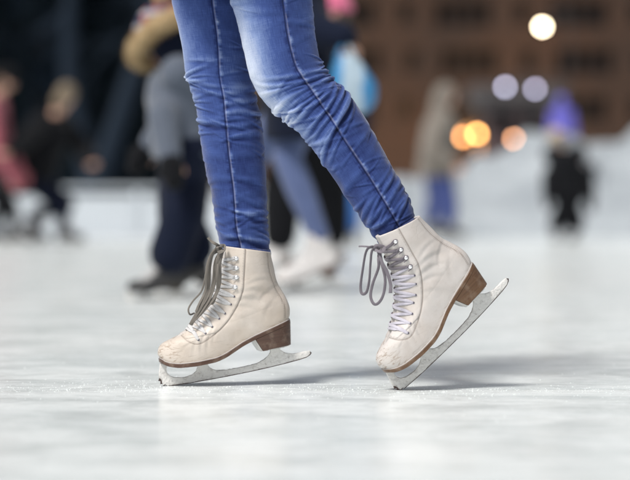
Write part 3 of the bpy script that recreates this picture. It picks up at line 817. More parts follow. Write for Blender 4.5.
def leg_mesh(L, Rr, d, seam_px, folds, fadef, seed, depth_k=.92, NR=560, NT_=250):
    L = np.array([tuple(P(x, y, d)) for x, y in L]); Rr = np.array([tuple(P(x, y, d)) for x, y in Rr])
    Lc = catmull(L, NR); Rc = catmull(Rr, NR)
    # ring 0 = hem (bottom)
    C = (Lc+Rc)/2; E = Rc-Lc; a = np.linalg.norm(E, axis=1)/2; E /= (2*a)[:, None]
    a = a-.0012
    seg = np.linalg.norm(np.diff(C, axis=0), axis=1); s = np.concatenate([[0], np.cumsum(seg)])
    th = np.linspace(-math.pi, math.pi, NT_, endpoint=False)
    # seam angle per ring
    sp = catmull([tuple(P(x, y, d)) for x, y in seam_px], 400)
    T = np.gradient(C, axis=0); T /= np.linalg.norm(T, axis=1)[:, None]
    ths = np.zeros(NR)
    for i in range(NR):
        q = (sp-C[i]) @ T[i]; j = np.argmin(np.abs(q)); v = (sp[j]-C[i]) @ E[i]
        ths[i] = -math.acos(max(-.95, min(.95, v/a[i])))
    ths = np.convolve(np.pad(ths, 12, mode='edge'), np.ones(25)/25, 'valid')
    SS, TH = s[:, None], th[None, :]
    def dth(t0): return (TH-t0+math.pi) % (2*math.pi)-math.pi
    rr = a[:, None]
    H = np.zeros((NR, NT_)); RIDGE = np.zeros((NR, NT_))
    rs = np.random.RandomState(seed)
    for (s0, t0, tilt, w, sg, A, cv) in folds(rs):
        D = dth(t0); q = (SS-s0-tilt*D*rr-cv*D*D*rr)
        win = np.exp(-(D/sg)**4)
        ww = w*(1+.25*np.sin(D*3+t0*5))
        f = np.exp(-(q/ww)**2)-.85*np.exp(-((q+1.45*ww)/(ww*.75))**2)
        f = f-.25*np.exp(-((q-1.3*ww)/(ww*.5))**2); H += .66*A*f*win; RIDGE += (A/.003)*f*win
    for _ in range(70):   # short sharp secondary creases
        s0, t0 = rs.rand()*s[-1]*.75, (rs.rand()*2-1)*math.pi; D = dth(t0); q = SS-s0-(rs.rand()-.5)*1.1*D*rr-(rs.rand()-.5)*.5*D*D*rr; wv = .0018+.0018*rs.rand()
        f = (np.exp(-(q/wv)**2)-np.exp(-((q+1.5*wv)/wv)**2))*np.exp(-(D/(.2+.4*rs.rand()))**2); am = .0004+.0007*rs.rand(); H += am*f; RIDGE += am/.0016*f
    n1 = np.array([[mnoise.noise(Vector((math.cos(t)*2.1, math.sin(t)*2.1, ss*30+seed))) for t in th] for ss in s[::4]])
    n1 = np.repeat(n1, 4, 0)[:NR]
    n1 = (n1+np.roll(n1, 1, 0)+np.roll(n1, 2, 0)+np.roll(n1, -1, 0)+np.roll(n1, -2, 0))/5
    H += .0016*n1; RIDGE += .35*n1
    Q = dth(0)*0+((TH-ths[:, None]+math.pi) % (2*math.pi)-math.pi)*rr     # arc distance from seam
    rope = np.array([[1.9*mnoise.noise(Vector((ss*95, seed*3.3, 0)))+1.1*mnoise.noise(Vector((ss*230, seed, 4)))] for ss in s])
    H += .0011*np.exp(-((Q-.0035)/.0045)**2)-.0010*np.exp(-((Q)/.0014)**2)+.00065*rope*np.exp(-((Q-.0045)/.003)**2)
    # hem
    H += np.where(SS < .013, .0009, 0)+ -.0008*np.exp(-((SS-.0135)/.0012)**2)
    H = np.clip(H, -.0045, .0046)
    V = C[:, None]+E[:, None]*(a[:, None]+H)[..., None]*np.cos(TH)[..., None]
    V = V+np.array([0, 1, 0])*((a*depth_k)[:, None]+H)[..., None]*np.sin(TH)[..., None]
    fade = fadef(SS, TH, dth, V)+.115*np.clip(RIDGE, -1.8, 1.7)
    fade += .16*rope*np.exp(-((Q-.005)/.0035)**2)-.34*np.exp(-((Q+.0008)/.0012)**2)+.06*np.exp(-((Q-.004)/.004)**2)-.10*np.exp(-((Q+.0045)/.0030)**2)*np.clip(.5+rope, 0, 1.5)
    fade += np.where(SS < .014, .05, 0)-.15*np.exp(-((SS-.0135)/.0013)**2)
    stitch = np.clip(1.25*np.exp(-((Q-.0022)/.0009)**2), 0, 1)*.30*np.clip(.75+1.2*n1+.25*np.sin(SS*410+6*n1), .1, 1)
    stitch = stitch+.35*np.exp(-((SS-.0115)/.0008)**2)*(np.sin(TH*rr*2*math.pi/.0034) > -.2)
    # turn the hem inward
    inner = []
    for (sh, dz) in ((.0012, -.0008), (.0026, .0), (.003, .02)):
        r = V[0].copy(); dv = r-C[0]; ln = np.linalg.norm(dv, axis=1)[:, None]
        inner.append(C[0]+dv*(1-sh/ln)+T[0]*dz)
    V2 = np.concatenate([np.array(inner[::-1]), V], 0)
    pad3 = lambda A_, v: np.concatenate([np.full((3, NT_), v), A_], 0)
    return V2, pad3(fade, .3), pad3(stitch, 0), (np.concatenate([[0, 0, 0], s]), th, np.concatenate([a[:3], a])), C, a

def rnd(rs, lo, hi): return lo+(hi-lo)*rs.rand()
def folds_L(rs):
    F = []
    # knee: bunching on the shin side
    for i in range(11): F.append((rnd(rs, .235, .36), math.pi+rnd(rs, -.5, .5), rnd(rs, -.25, .25), rnd(rs, .0032, .0058), rnd(rs, .7, 1.5), rnd(rs, .0018, .0042), rnd(rs, -.08, .1)))
    for i in range(14): F.append((rnd(rs, .22, .36), -1.3+rnd(rs, -.6, .9), rnd(rs, -.3, .3), rnd(rs, .0035, .007), rnd(rs, .5, 1.1), rnd(rs, .0010, .0026), rnd(rs, -.15, .15)))
    for i in range(8): F.append((rnd(rs, .24, .36), rnd(rs, -.4, .3), rnd(rs, -.3, .3), rnd(rs, .0035, .006), rnd(rs, .5, 1.), rnd(rs, .002, .0036), 0))
    # ankle stack
    for i in range(22): F.append((rnd(rs, .006, .085), rnd(rs, -3.1, 3.1), rnd(rs, -.3, .3), rnd(rs, .0035, .007), rnd(rs, .6, 1.5), rnd(rs, .0010, .0024), rnd(rs, -.15, .15)))
    for i in range(26): F.append((rnd(rs, .07, .24), rnd(rs, -3.1, 3.1), rnd(rs, -.35, .35), rnd(rs, .004, .009), rnd(rs, .4, 1.2), rnd(rs, .0006, .0016), rnd(rs, -.1, .1)))
    for i in range(12): F.append((rnd(rs, .36, .56), rnd(rs, -3.1, 3.1), rnd(rs, -.3, .3), rnd(rs, .005, .009), rnd(rs, .4, 1.1), rnd(rs, .0005, .0013), 0))
    return F
def folds_R(rs):
    F = []
    # creases fanning from the hollow of the knee to the shin
    for i in range(17):
        f = i/16
        F.append((.225+f*.135+rnd(rs, -.004, .004), -1.4+rnd(rs, -.5, .4), .55-.75*f+rnd(rs, -.1, .1), rnd(rs, .0036, .0062), rnd(rs, 1.0, 1.9), rnd(rs, .0016, .0036), rnd(rs, -.04, .12)))
    for i in range(16): F.append((rnd(rs, .19, .34), math.pi+rnd(rs, -.5, .7), rnd(rs, -.35, .35), rnd(rs, .003, .0055), rnd(rs, .5, 1.), rnd(rs, .002, .0045), rnd(rs, -.1, .1)))
    for i in range(10): F.append((rnd(rs, .29, .40), rnd(rs, -.35, .35), rnd(rs, -.4, .4), rnd(rs, .003, .005), rnd(rs, .5, .9), rnd(rs, .0024, .0048), 0))
    for i in range(24): F.append((rnd(rs, .006, .10), rnd(rs, -3.1, 3.1), rnd(rs, -.5, .5), rnd(rs, .004, .0075), rnd(rs, .5, 1.3), rnd(rs, .0014, .0033), rnd(rs, -.2, .2)))
    for i in range(22): F.append((rnd(rs, .09, .23), rnd(rs, -3.1, 3.1), rnd(rs, -.4, .4), rnd(rs, .004, .009), rnd(rs, .4, 1.1), rnd(rs, .0006, .0017), rnd(rs, -.1, .1)))
    for i in range(14): F.append((rnd(rs, .38, .58), rnd(rs, -3.1, 3.1), rnd(rs, -.3, .3), rnd(rs, .005, .009), rnd(rs, .4, 1.1), rnd(rs, .0005, .0015), 0))
    return F
def bell(x, c, w): return np.exp(-((x-c)/w)**2)
def fade_L(S_, T_, dth, V): return .36+.36*bell(dth(math.pi*.97), 0, 1.05)*bell(S_, .40, .14)+.12*bell(dth(-1.1), 0, .5)*bell(S_, .36, .1)+.05*bell(S_, .02, .03)
def fade_R(S_, T_, dth, V): return .35+.60*bell(dth(-math.pi*.88), 0, .78)*np.clip(bell(S_, .40, .16), 0, 1)+.10*bell(dth(-.5), 0, .6)*bell(S_, .45, .12)
LL = [(221.6, 252),  (215.3, 226), (212, 200), (204.6, 168), (200.5, 145), (197.6, 122), (193.5, 100), (185.3, 76), (183, 55), (177.5, 28), (171, 0), (166, -40), (168, -90)]
LR = [(270.5, 252.6), (268.6, 227), (267.5, 200), (266.4, 168), (264.5, 145), (262.3, 122), (257.5, 100), (253, 76), (251, 55), (249, 28), (248, 0), (250, -40), (256, -90)]
RL = [(380.2, 246.2), (365.2, 226), (347, 200), (325, 167.5), (300, 135.5), (288, 125.5), (276, 115), (259, 96.5), (249.8, 78), (243.5, 52), (236.5, 23), (229.5, 0), (218, -40), (212, -90)]
RR = [(417.8, 223.2), (408.8, 196), (393.4, 168), (374.5, 133), (354, 99.5), (344, 88), (333, 78), (325, 67), (319.6, 55), (316, 34), (314, 12), (313, -6), (314, -40), (318, -90)]
LR[0] = (270.8, 256.0)
sL = [(242.3, 255), (241, 246), (236.7, 226), (234.5, 193), (230, 156.5), (226.6, 121), (224.5, 99), (221, 78), (218.4, 39), (213.5, 0), (211, -50), (210, -100)]
sR = [(404, 236), (400, 229.5), (387, 207.6), (369, 178), (347, 145.6), (330.6, 120), (325, 112), (310.8, 91), (297.8, 71.6), (292.6, 57), (287.4, 34), (283.5, 0), (280, -50), (280, -100)]
partsJ = [leg_mesh(LL, LR, DL, sL, folds_L, fade_L, 5), leg_mesh(RL, RR, DR, sR, folds_R, fade_R, 9)]
vs, fs, fd, st, uvl, o_ = [], [], [], [], [], 0
for (V2, f_, s_, (ss, th, aa), C, a) in partsJ:
    nk, nu_ = V2.shape[:2]; idx = np.arange(nk*nu_).reshape(nk, nu_)+o_; nx = np.roll(idx, -1, 1)
    fs += np.stack([idx[:-1], nx[:-1], nx[1:], idx[1:]], -1).reshape(-1, 4).tolist()
    vs.append(V2.reshape(-1, 3)); fd.append(f_.ravel()); st.append(s_.ravel())
    uvl.append(np.stack([np.tile(th*.06, (nk, 1)), np.tile(ss[:, None], (1, nu_))], -1).reshape(-1, 2)); o_ += nk*nu_
# seat of the jeans
hipc = Vector(((P(240, -95, 4.6)).x, 4.6, .93))
rings = []
for z, rx, ry in ((.84, .10, .12), (.88, .125, .150), (.93, .13, .165), (.99, .12, .155), (1.04, .105, .14)):
    rings.append([(hipc.x+rx*math.cos(t), hipc.y+ry*math.sin(t), z) for t in np.linspace(0, 2*math.pi, 48, endpoint=False)])
rings = np.array(rings); nk, nu_ = rings.shape[:2]; idx = np.arange(nk*nu_).reshape(nk, nu_)+o_; nx = np.roll(idx, -1, 1)
fs += np.stack([idx[:-1], nx[:-1], nx[1:], idx[1:]], -1).reshape(-1, 4).tolist()+[idx[0][::-1].tolist(), idx[-1].tolist()]
vs.append(rings.reshape(-1, 3)); fd.append(np.full(nk*nu_, .4)); st.append(np.zeros(nk*nu_)); uvl.append(rings.reshape(-1, 3)[:, [0, 2]])
vs = np.concatenate(vs)-np.array(HL)
me = bpy.data.meshes.new('jeans'); me.from_pydata(vs.tolist(), [], fs); me.update()
set_attr(me, 'fade', np.concatenate(fd)); set_attr(me, 'stitch', np.concatenate(st))
uvl = np.concatenate(uvl); uvlay = me.uv_layers.new(name='leg')
li = np.zeros(len(me.loops), dtype=np.int32); me.loops.foreach_get('vertex_index', li)
uvlay.data.foreach_set('uv', uvl[li].astype(np.float32).ravel())
jeans = link('jeans', me, M['denim'], hero)
# body (hidden in the clothes below the waist), coat, hair
aL = mL @ Vector((112*U, 0, 75*U)); aR = mR @ Vector((112*U, 0, 75*U))
CL = partsJ[0][4]; CR = partsJ[1][4]
def at_(C, f): return Vector(C[int(f*(len(C)-1))])
neck_ = Vector((hipc.x-.03, 4.6, 1.47)); head_ = Vector((hipc.x-.06, 4.6, 1.64)); fw = Vector((-1, 0, 0)); rt = Vector((0, 1, 0))
bm = bmesh.new()
torso_loft(bm, hipc, neck_, rt, fw, [(-.15, .10, .08, 0), (0, .155, .105, 0), (.3, .125, .09, 0), (.6, .145, .105, .01), (.85, .155, .085, 0), (.98, .07, .06, 0)])
for C, an in ((CL, aL), (CR, aR)):
    capsule_chain(bm, [hipc+Vector((0, .08 if C is CL else -.08, -.03)), at_(C, .8), at_(C, .55), at_(C, .3), at_(C, .04)+Vector((-.004, 0, 0)), an], [.075, .06, .044, .040, .026, .022])
eb = [(neck_+Vector((.05, .21, -.28))), (neck_+Vector((.12, -.20, -.25)))]; ww_ = [neck_+Vector((.12, .27, -.50)), neck_+Vector((.26, -.24, -.44))]
for i, sy in enumerate((1, -1)):
    capsule_chain(bm, [neck_+Vector((0, .165*sy, -.05)), eb[i], eb[i]*.6+ww_[i]*.4, ww_[i]], [.048, .036, .036, .025])
    hand(bm, ww_[i], (ww_[i]-eb[i]), Vector((0, sy, 0)), 1., .6)
capsule_chain(bm, [neck_-Vector((0, 0, .03)), head_-Vector((0, 0, .06))], [.052, .05])
hrot = Matrix((rt, fw, Vector((0, 0, 1)))).transposed()
Z3 = Vector((0, 0, 1))
uvs(bm, head_+Z3*.015-fw*.01, (.072, .09, .103), 22, 16, hrot); uvs(bm, head_-Z3*.055+fw*.025, (.05, .056, .055), 16, 12, hrot)
uvs(bm, head_-Z3*.012+fw*.088, (.011, .016, .022), 10, 8, hrot); uvs(bm, head_-Z3*.055+fw*.08, (.021, .008, .007), 10, 8, hrot)
for q in (-1, 1): uvs(bm, head_-Z3*.005+rt*q*.074-fw*.008, (.008, .018, .028), 10, 8, hrot)
finish(bm, 'body', M['skin'], hero, .006, 2)
for q in (-1, 1):
    bm = bmesh.new(); uvs(bm, head_+Z3*.008+rt*q*.03+fw*.072, .012, 12, 8); me = bm_mesh(bm); me.transform(Matrix.Translation(-HL)); link('eye', me, M['eye'], hero)
bm = bmesh.new()
torso_loft(bm, hipc, neck_, rt, fw, [(-.22, .182, .158, .012), (-.10, .180, .150, .006), (0, .175, .135, 0), (.3, .155, .12, 0), (.6, .185, .135, .01), (.86, .185, .115, 0), (1.02, .085, .08, 0)])
for i, sy in enumerate((1, -1)): capsule_chain(bm, [neck_+Vector((0, .165*sy, -.06)), eb[i], eb[i]*.1+ww_[i]*.9], [.072, .058, .045])
finish(bm, 'coat', M['coatdark'], hero, .010, 3)
bm = bmesh.new(); uvs(bm, head_+Z3*.03-fw*.022, (.082, .094, .098), 22, 16, hrot); capsule_chain(bm, [head_-fw*.06, head_-fw*.10-Z3*.2], [.07, .03])
finish(bm, 'hair', M['hair_brown'], hero, .007, 1)

# ------------------------------------------------------------------ people behind
def pt(x, y, d): return P(x, y, d)
PI = math.pi
# child in a fur-trimmed hood, close behind on the left
d = 8.9
cA = person('child bending forward in grey coat, navy snow trousers and plaid hat with fur band', dict(
    s=.80, face=PI*1.02, hip=pt(186, 150, d), neck=pt(178, 66, d), head=pt(166, 46, d)+Vector((0, .02, 0)), look=(-.6, .35, -.55),
    knees=[pt(180, 214, d+.07), pt(183, 216, d-.09)], feet=[(pt(200, 290, d).x, d+.10, PI*1.0, R(8)), (pt(174, 290, d).x, d-.09, PI*1.03, R(0))],
    elbows=[pt(170, 118, d+.2), pt(163, 118, d-.19)], wrists=[pt(150, 146, d+.22), pt(170, 158, d-.26)],
    trousers='navy', jacket='grey', gloves='black', tr_ease=.050, knee_k=1.2, ank_k=1.3, jk_ease=.06, hem=-.1, hair='hair_brown', hood='navy'), vox=.010)
hl = Vector(cA.location)
hc = pt(172, 45, d)
def plaid():
    t = NT('cloth_plaid'); v = t.obj()
    a = t.node('ShaderNodeTexWave', {'Vector': v, 'Scale': 7.}, bands_direction='X').outputs['Fac']; b = t.node('ShaderNodeTexWave', {'Vector': v, 'Scale': 6.}, bands_direction='Z').outputs['Fac']
    c = t.mix(t.ramp(a, [(.55, 0.), (.65, 1.)]), (.012, .02, .06), (.26, .05, .05)); c = t.mix(t.math('MULTIPLY', t.ramp(b, [(.68, 0.), (.76, 1.)]), .75), c, (.38, .40, .44))
    t.set(Base_Color=c, Roughness=.9); return t.m
M['plaid'] = plaid()
hup_ = Vector((-.52, .36, .80)).normalized()
bm = bmesh.new(); uvs(bm, hc+hup_*.05, (.118, .118, .125), 24, 18, Vector((0, 0, 1)).rotation_difference(hup_).to_matrix())
for v in bm.verts:
    q_ = (v.co-hc).dot(hup_)
    if q_ < .03: v.co += hup_*(.03-q_)
finish(bm, 'hat', M['plaid'], cA, .008, 2)
# fur band round the hat
nrm_ = hup_; e1 = nrm_.cross(Vector((0, 1, 0))).normalized(); e2 = nrm_.cross(e1).normalized()
rv = []
cF = hc+hup_*.03
for i in range(64):
    a = 2*PI*i/64; cc = cF+e1*.135*math.cos(a)+e2*.135*math.sin(a); ro = (cc-cF).normalized()
    rv.append([cc+(ro*math.cos(b)+nrm_*math.sin(b))*(.036+.020*mnoise.noise(Vector((i*.9, j*1.3, 3)))) for j, b in enumerate(np.linspace(0, 2*PI, 16, endpoint=False))])
rv.append(rv[0]); rv = np.array([[tuple(p-hl) for p in r] for r in rv])
fv, ff = list(map(tuple, rv.reshape(-1, 3))), []
idx = np.arange(65*16).reshape(65, 16); nx = np.roll(idx, -1, 1); ff = np.stack([idx[:-1], nx[:-1], nx[1:], idx[1:]], -1).reshape(-1, 4).tolist()
for q in range(5000):
    i = rng.randint(64); b = rng.rand()*2*PI; a = 2*PI*(i+rng.rand())/64
    cc = cF+e1*.135*math.cos(a)+e2*.135*math.sin(a); ro = (cc-cF).normalized(); o = (ro*math.cos(b)+nrm_*math.sin(b)); tg = o.cross(ro.cross(nrm_)).normalized()
    p0 = cc+o*.033-hl; dr = (o+Vector(rng.randn(3))*.35).normalized(); sd_ = dr.cross(Vector(rng.randn(3))).normalized()*.0012
    n0 = len(fv); fv += [tuple(p0-sd_), tuple(p0+sd_), tuple(p0+dr*(.012+.014*rng.rand()))]; ff.append([n0, n0+1, n0+2])
link('fur_trim', mesh_from(fv, ff), M['furm'], cA)
bm = bmesh.new(); uvs(bm, hc+hup_*.20+Vector((.06, 0, .03)), .04, 14, 10)
for v in bm.verts: v.co += Vector(rng.randn(3))*.004
finish(bm, 'pompom', M['furm'], cA, .006, 0)

# woman behind between the legs
d = 9.73
person('woman in dark navy jacket and pale-thighed skinny jeans with white skates, between the foreground legs', dict(
    s=.97, face=PI, hip=pt(300, 96, d), neck=pt(290, -52, d), head=pt(284, -88, d),
    knees=[pt(250, 160, d+.12), pt(287, 158, d-.06)], feet=[(pt(246, 290, d).x, d+.16, PI, R(5)), (pt(326, 290, d).x, d-.06, PI*1.02, R(6))],
    elbows=[pt(280, 22, d+.2), pt(314, 30, d-.22)], wrists=[pt(258, 60, d+.2), pt(347, 38, d-.30)], hdir=[(-.3, 0, -1), (-.1, 0, -1)],
    trousers='jeans_mid', jacket='navy', skate='leather_bg', tr_ease=.010, knee_k=1, ank_k=.6, jk_ease=.06, hem=-.30, hair='hair_brown', long=True))
# bag in her hand
def bag_mat():
    t = NT('bag_plastic'); v = t.obj(); n = t.noise(v, 5, 3, .5, .4)
    x = t.node('ShaderNodeSeparateXYZ', {0: v}).outputs[0]
    f = t.ramp(t.math('ADD', t.math('ABSOLUTE', t.math('ADD', x, t.math('MULTIPLY', t.math('SUBTRACT', n, .5), .07))), 0.), [(.035, 0.), (.05, 1.)])
    t.set(Base_Color=t.mix(f, (.36, .46, .54), (.035, .20, .42)), Roughness=.35); t.bump(t.noise(v, 25, 4), .7, .006); return t.m
M['bag'] = bag_mat()
bc = pt(353, 84, d-.32); hp = pt(345, 46, d-.32)
NB = 40; rings = []
for i in range(26):
    f = i/25; z = .115-.235*f; wx = .095*(math.sin(min(1, (f*.93+.07))*PI)**.55)*(0.72+.45*f); wy = .04*(math.sin((f*.9+.08)*PI)**.6)
    rings.append([(wx*math.cos(t)*(1+.07*mnoise.noise(Vector((math.cos(t)*2, math.sin(t)*2, f*5))))-.06*(.5-f)*.9, wy*math.sin(t)*(1+.25*mnoise.noise(Vector((math.cos(t)*3, math.sin(t)*3, f*6+4)))), z) for t in np.linspace(0, 2*PI, NB, endpoint=False)])
bagr = empty('bag', tuple(bc), 'light blue and white plastic bag hanging from a bare hand behind the right knee', 'bag')
link('bag_body', grid_mesh(np.array(rings), caps=True), M['bag'], bagr)
hv = hp-bc
link('bag_handle', join_grids([ribbon([(-.07, y_, .10), tuple(hv+Vector((0, y_, .012))), (.01, y_, .10)], 24, .014, .002, up=(0, 1, 0)) for y_ in (-.012, .012)]), M['bag'], bagr)

# child in a pink hat, behind the woman
d = 12.0
person('child in pink hat, black jacket and black trousers, half hidden behind the woman in jeans', dict(
    s=.90, face=PI*1.05, hip=pt(312, 122, d), neck=pt(329, 44, d), head=pt(331, 13, d), 
    knees=[pt(330, 185, d+.05), pt(282, 190, d-.05)], feet=[(pt(338, 270, d).x, d+.10, PI, R(8)), (pt(284, 270, d).x, d-.08, PI, R(4))],
    elbows=[pt(352, 76, d+.1), pt(290, 90, d-.1)], wrists=[pt(335, 110, d-.1), pt(268, 130, d-.15)],
    trousers='black', jacket='navy', gloves='black', skate='leather_bg', tr_ease=.055, jk_ease=.07, hat='hotpink', pompom=True, hair='hair_brown'))

# two skaters at the far left
d = 21.0
person('skater in pink jacket and black trousers leaning in from the left edge of the rink', dict(
    s=.95, face=-.15, hip=pt(-20, 168, d), neck=pt(-6, 100, d), head=pt(6, 80, d), look=(.8, .3, -.4),
    knees=[pt(2, 205, d+.1), pt(10, 204, d-.1)], feet=[(pt(-10, 245, d).x, d+.12, 0, 0), (pt(14, 245, d).x, d-.1, 0, 0)],
    elbows=[pt(4, 142, d+.2), pt(-2, 148, d-.2)], wrists=[pt(20, 172, d+.05), pt(12, 176, d-.2)],
    trousers='black', jacket='pink', gloves='pink', hat='black', tr_ease=.02, jk_ease=.06, hair='hair_brown'), 'skaters beyond the foreground skater')
d = 21.4
person('fair-haired skater in black jacket bending low beside the pink-jacketed skater', dict(
    s=1.0, face=-.35, hip=pt(34, 178, d), neck=pt(54, 118, d), head=pt(66, 97, d), look=(.4, .85, -.35), sw=1.2,
    knees=[pt(66, 204, d+.12), pt(62, 206, d-.18)], feet=[(pt(24, 243, d).x, d+.25, -.3, R(14)), (pt(64, 243, d).x, d-.15, -.2, 0)],
    elbows=[pt(82, 148, d+.2), pt(26, 140, d-.5)], wrists=[pt(92, 162, d-.05), pt(8, 152, d-.75)],
    trousers='navy', jacket='black', tr_ease=.02, knee_k=1.4, jk_ease=.085, hair='hair_fair'), 'skaters beyond the foreground skater')
# right: hooded skater, small dark child, figure behind the snow
d = 24.2
person('skater in stone-grey hooded jacket and blue jeans gliding towards the right', dict(
    s=.97, face=.15, hip=pt(436, 166, d), neck=pt(441, 116, d), head=pt(447, 97, d), look=(.95, -.25, 0),
    knees=[pt(436, 200, d+.1), pt(449, 202, d-.1)], feet=[(pt(428, 238, d).x, d+.15, .1, R(10)), (pt(446, 238, d).x, d-.1, .15, R(5))],
    elbows=[pt(428, 146, d+.2), pt(430, 150, d-.26)], wrists=[pt(442, 168, d+.2), pt(452, 165, d-.3)],
    trousers='jeans_far', jacket='greyolive', hood='greyolive', tr_ease=.045, jk_ease=.09, hem=-.22, hair='hair_brown'), 'skaters beyond the foreground skater')
d = 22.8
person('small child in black snow clothes and tan hat standing before the snow heap', dict(
    s=.72, face=PI*1.35, hip=pt(568, 193, d), neck=pt(564, 150, d), head=pt(557, 138, d), look=(-.5, .8, -.1),
    knees=[pt(560, 218, d), pt(574, 218, d)], feet=[(pt(557, 241, d).x, d, PI*1.4, 0), (pt(576, 241, d).x, d+.03, PI*1.3, 0)],
    elbows=[pt(549, 176, d), pt(587, 176, d)], wrists=[pt(548, 198, d-.1), pt(590, 200, d-.05)],
    trousers='black', jacket='black', gloves='black', hat='tan', hair='hair_fair', sw=1.15, tr_ease=.075, knee_k=1.1, jk_ease=.10, hem=-.12), 'skaters beyond the foreground skater')
d = 27.2
person('child in blue snow trousers standing behind the small child in black', dict(
    s=.66, face=PI*.4, hip=pt(584, 196, d), neck=pt(582, 166, d), head=pt(581, 152, d),
    knees=[pt(580, 214, d), pt(590, 214, d)], feet=[(pt(579, 235, d).x, d, PI*.4, 0), (pt(592, 235, d).x, d, PI*.5, 0)],
    elbows=[pt(572, 182, d), pt(593, 182, d)], wrists=[pt(572, 197, d), pt(596, 197, d)],
    trousers='jeans_far', jacket='black', gloves='black', hat='black', tr_ease=.04, jk_ease=.05), 'skaters beyond the foreground skater')
d = 19.5
person('skater in bright blue snow trousers seen past the right calf of the foreground skater', dict(
    s=.85, face=PI*.6, hip=pt(345, 160, d), neck=pt(348, 95, d), head=pt(349, 72, d),
    knees=[pt(340, 202, d), pt(352, 204, d)], feet=[(pt(340, 247, d).x, d, PI*.6, 0), (pt(353, 247, d).x, d+.1, PI*.5, 0)],
    elbows=[pt(332, 122, d), pt(364, 124, d)], wrists=[pt(331, 148, d), pt(366, 150, d)],
    trousers='bluepants', jacket='navy', gloves='black', hat='black', tr_ease=.03, jk_ease=.04), 'skaters beyond the foreground skater')
d = 33.0
person('figure in blue-violet hooded jacket standing on snow behind the heap', dict(
    s=.64, face=PI*.5, hip=pt(562, 170, d), neck=pt(562, 112, d), head=pt(561, 102, d),
    knees=[pt(557, 202, d), pt(568, 202, d)], feet=[(pt(557, 229, d).x, d, PI*1.2, 0), (pt(568, 229, d).x, d, PI*1.3, 0)],
    elbows=[pt(551, 132, d), pt(573, 132, d)], wrists=[pt(552, 152, d-.1), pt(572, 152, d-.1)],
    trousers='black', jacket='violet', hood='violet', gloves='black', tr_ease=.03, jk_ease=.09), 'skaters beyond the foreground skater')

# ------------------------------------------------------------------ ground, ice, barrier, snow
def sheet(name, x0, x1, y0, y1, z, mat, n=1, m_=1):
    xs = np.linspace(x0, x1, n+1); ys = np.linspace(y0, y1, m_+1)
    V = np.array([[(x, y, z) for x in xs] for y in ys]); me = grid_mesh(V, closed_u=False); o = link(name, me, mat, None, False); o['kind'] = 'structure'; return o
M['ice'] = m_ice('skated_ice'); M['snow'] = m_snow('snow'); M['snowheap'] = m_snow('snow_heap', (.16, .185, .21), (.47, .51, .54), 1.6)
sheet('ground', -900, 900, -400, 1500, -.02, M['snow'])
ice = sheet('ice', -60, 60, -25, 26.0, 0., M['ice'])
# shavings and crumbs of ice lying round the skates
cv, cf = [], []
octa = np.array([(1, 0, 0), (-1, 0, 0), (0, 1, 0), (0, -1, 0), (0, 0, 1), (0, 0, -1)], float); of = [(0, 2, 4), (2, 1, 4), (1, 3, 4), (3, 0, 4), (2, 0, 5), (1, 2, 5), (3, 1, 5), (0, 3, 5)]
def crumb(x, y, r):
    v = octa*(r*(.6+.8*rng.rand(6, 1))); v[:, 2] *= .7; n0 = len(cv)
    cv.extend((v+[x, y, r*.25]).tolist()); cf.extend([tuple(i+n0 for i in f) for f in of])
for i in range(3600):
    q = rng.rand()
    if q < .35: x, y = rng.uniform(-1.0, 1.0), 4.50+rng.randn()*.02+.06*math.sin(i)*rng.rand()
    elif q < .55: x, y = P(166, 386, 4.59).x+rng.randn()*.16+.03, 4.57+rng.randn()*.10
    elif q < .70: x, y = P(400, 390, 4.49).x+rng.randn()*.16+.05, 4.47+rng.randn()*.10
    else: x, y = rng.uniform(-1.2, 1.2), rng.uniform(3.8, 6.5)
    crumb(x, y, .0004+.0012*rng.rand()**3)
cr_ = link('ice_shavings', mesh_from(cv, cf), m_simple('ice_crumbs', (.74, .78, .78), .8, var=.05), None, False); cr_['kind'] = 'stuff'
# ridges of the cut line running across the rink
for nm, (y0, amp) in (('ice_cut', (4.515, .0011)),):
    xs = np.linspace(-1.6, 1.6, 1600); prof = [(-.010, 0), (-.006, .5), (-.003, 1), (-.0012, .3), (0, .1), (.002, .8), (.005, .45), (.010, 0)]
    V = np.array([[(x, y0+.012*math.sin(x*.9)+p, .0002+amp*q*max(0, .35+mnoise.noise(Vector((x*28, j*.6, 1)))*1.1+.3*mnoise.noise(Vector((x*160, j, 2))))) for j, (p, q) in enumerate(prof)] for x in xs])
    o = link(nm, grid_mesh(V, closed_u=False), M['ice'], None); o['kind'] = 'structure'

# barrier: white panels with rail and posts
bar = empty('rink_barrier', (-8, 26.1, 0), 'low white rink barrier of panels below the dark trees on the left', 'barrier')
M['white'] = m_simple('white_panel', (.50, .54, .58), .5, var=.08, scale=3)
X0, X1 = -30, .2; NP = 14
for i in range(NP):
    xa, xb = X0+(X1-X0)*i/NP, X0+(X1-X0)*(i+1)/NP
    bm = bmesh.new(); box(bm, Vector(((xa+xb)/2+8, 0, .235)), (xb-xa-.08, .05, .46))
    bmesh.ops.bevel(bm, geom=bm.edges[:], offset=.008, segments=2, affect='EDGES'); link('panel', bm_mesh(bm), M['white'], bar, False)
    bm = bmesh.new(); box(bm, Vector((xa+8, .0, .26)), (.07, .09, .52)); bmesh.ops.bevel(bm, geom=bm.edges[:], offset=.008, segments=2, affect='EDGES'); link('post', bm_mesh(bm), M['white'], bar, False)
bm = bmesh.new(); box(bm, Vector(((X0+X1)/2+8, 0, .545)), (X1-X0+.2, .12, .045)); bmesh.ops.bevel(bm, geom=bm.edges[:], offset=.012, segments=2, affect='EDGES'); link('rail', bm_mesh(bm), M['white'], bar, False)
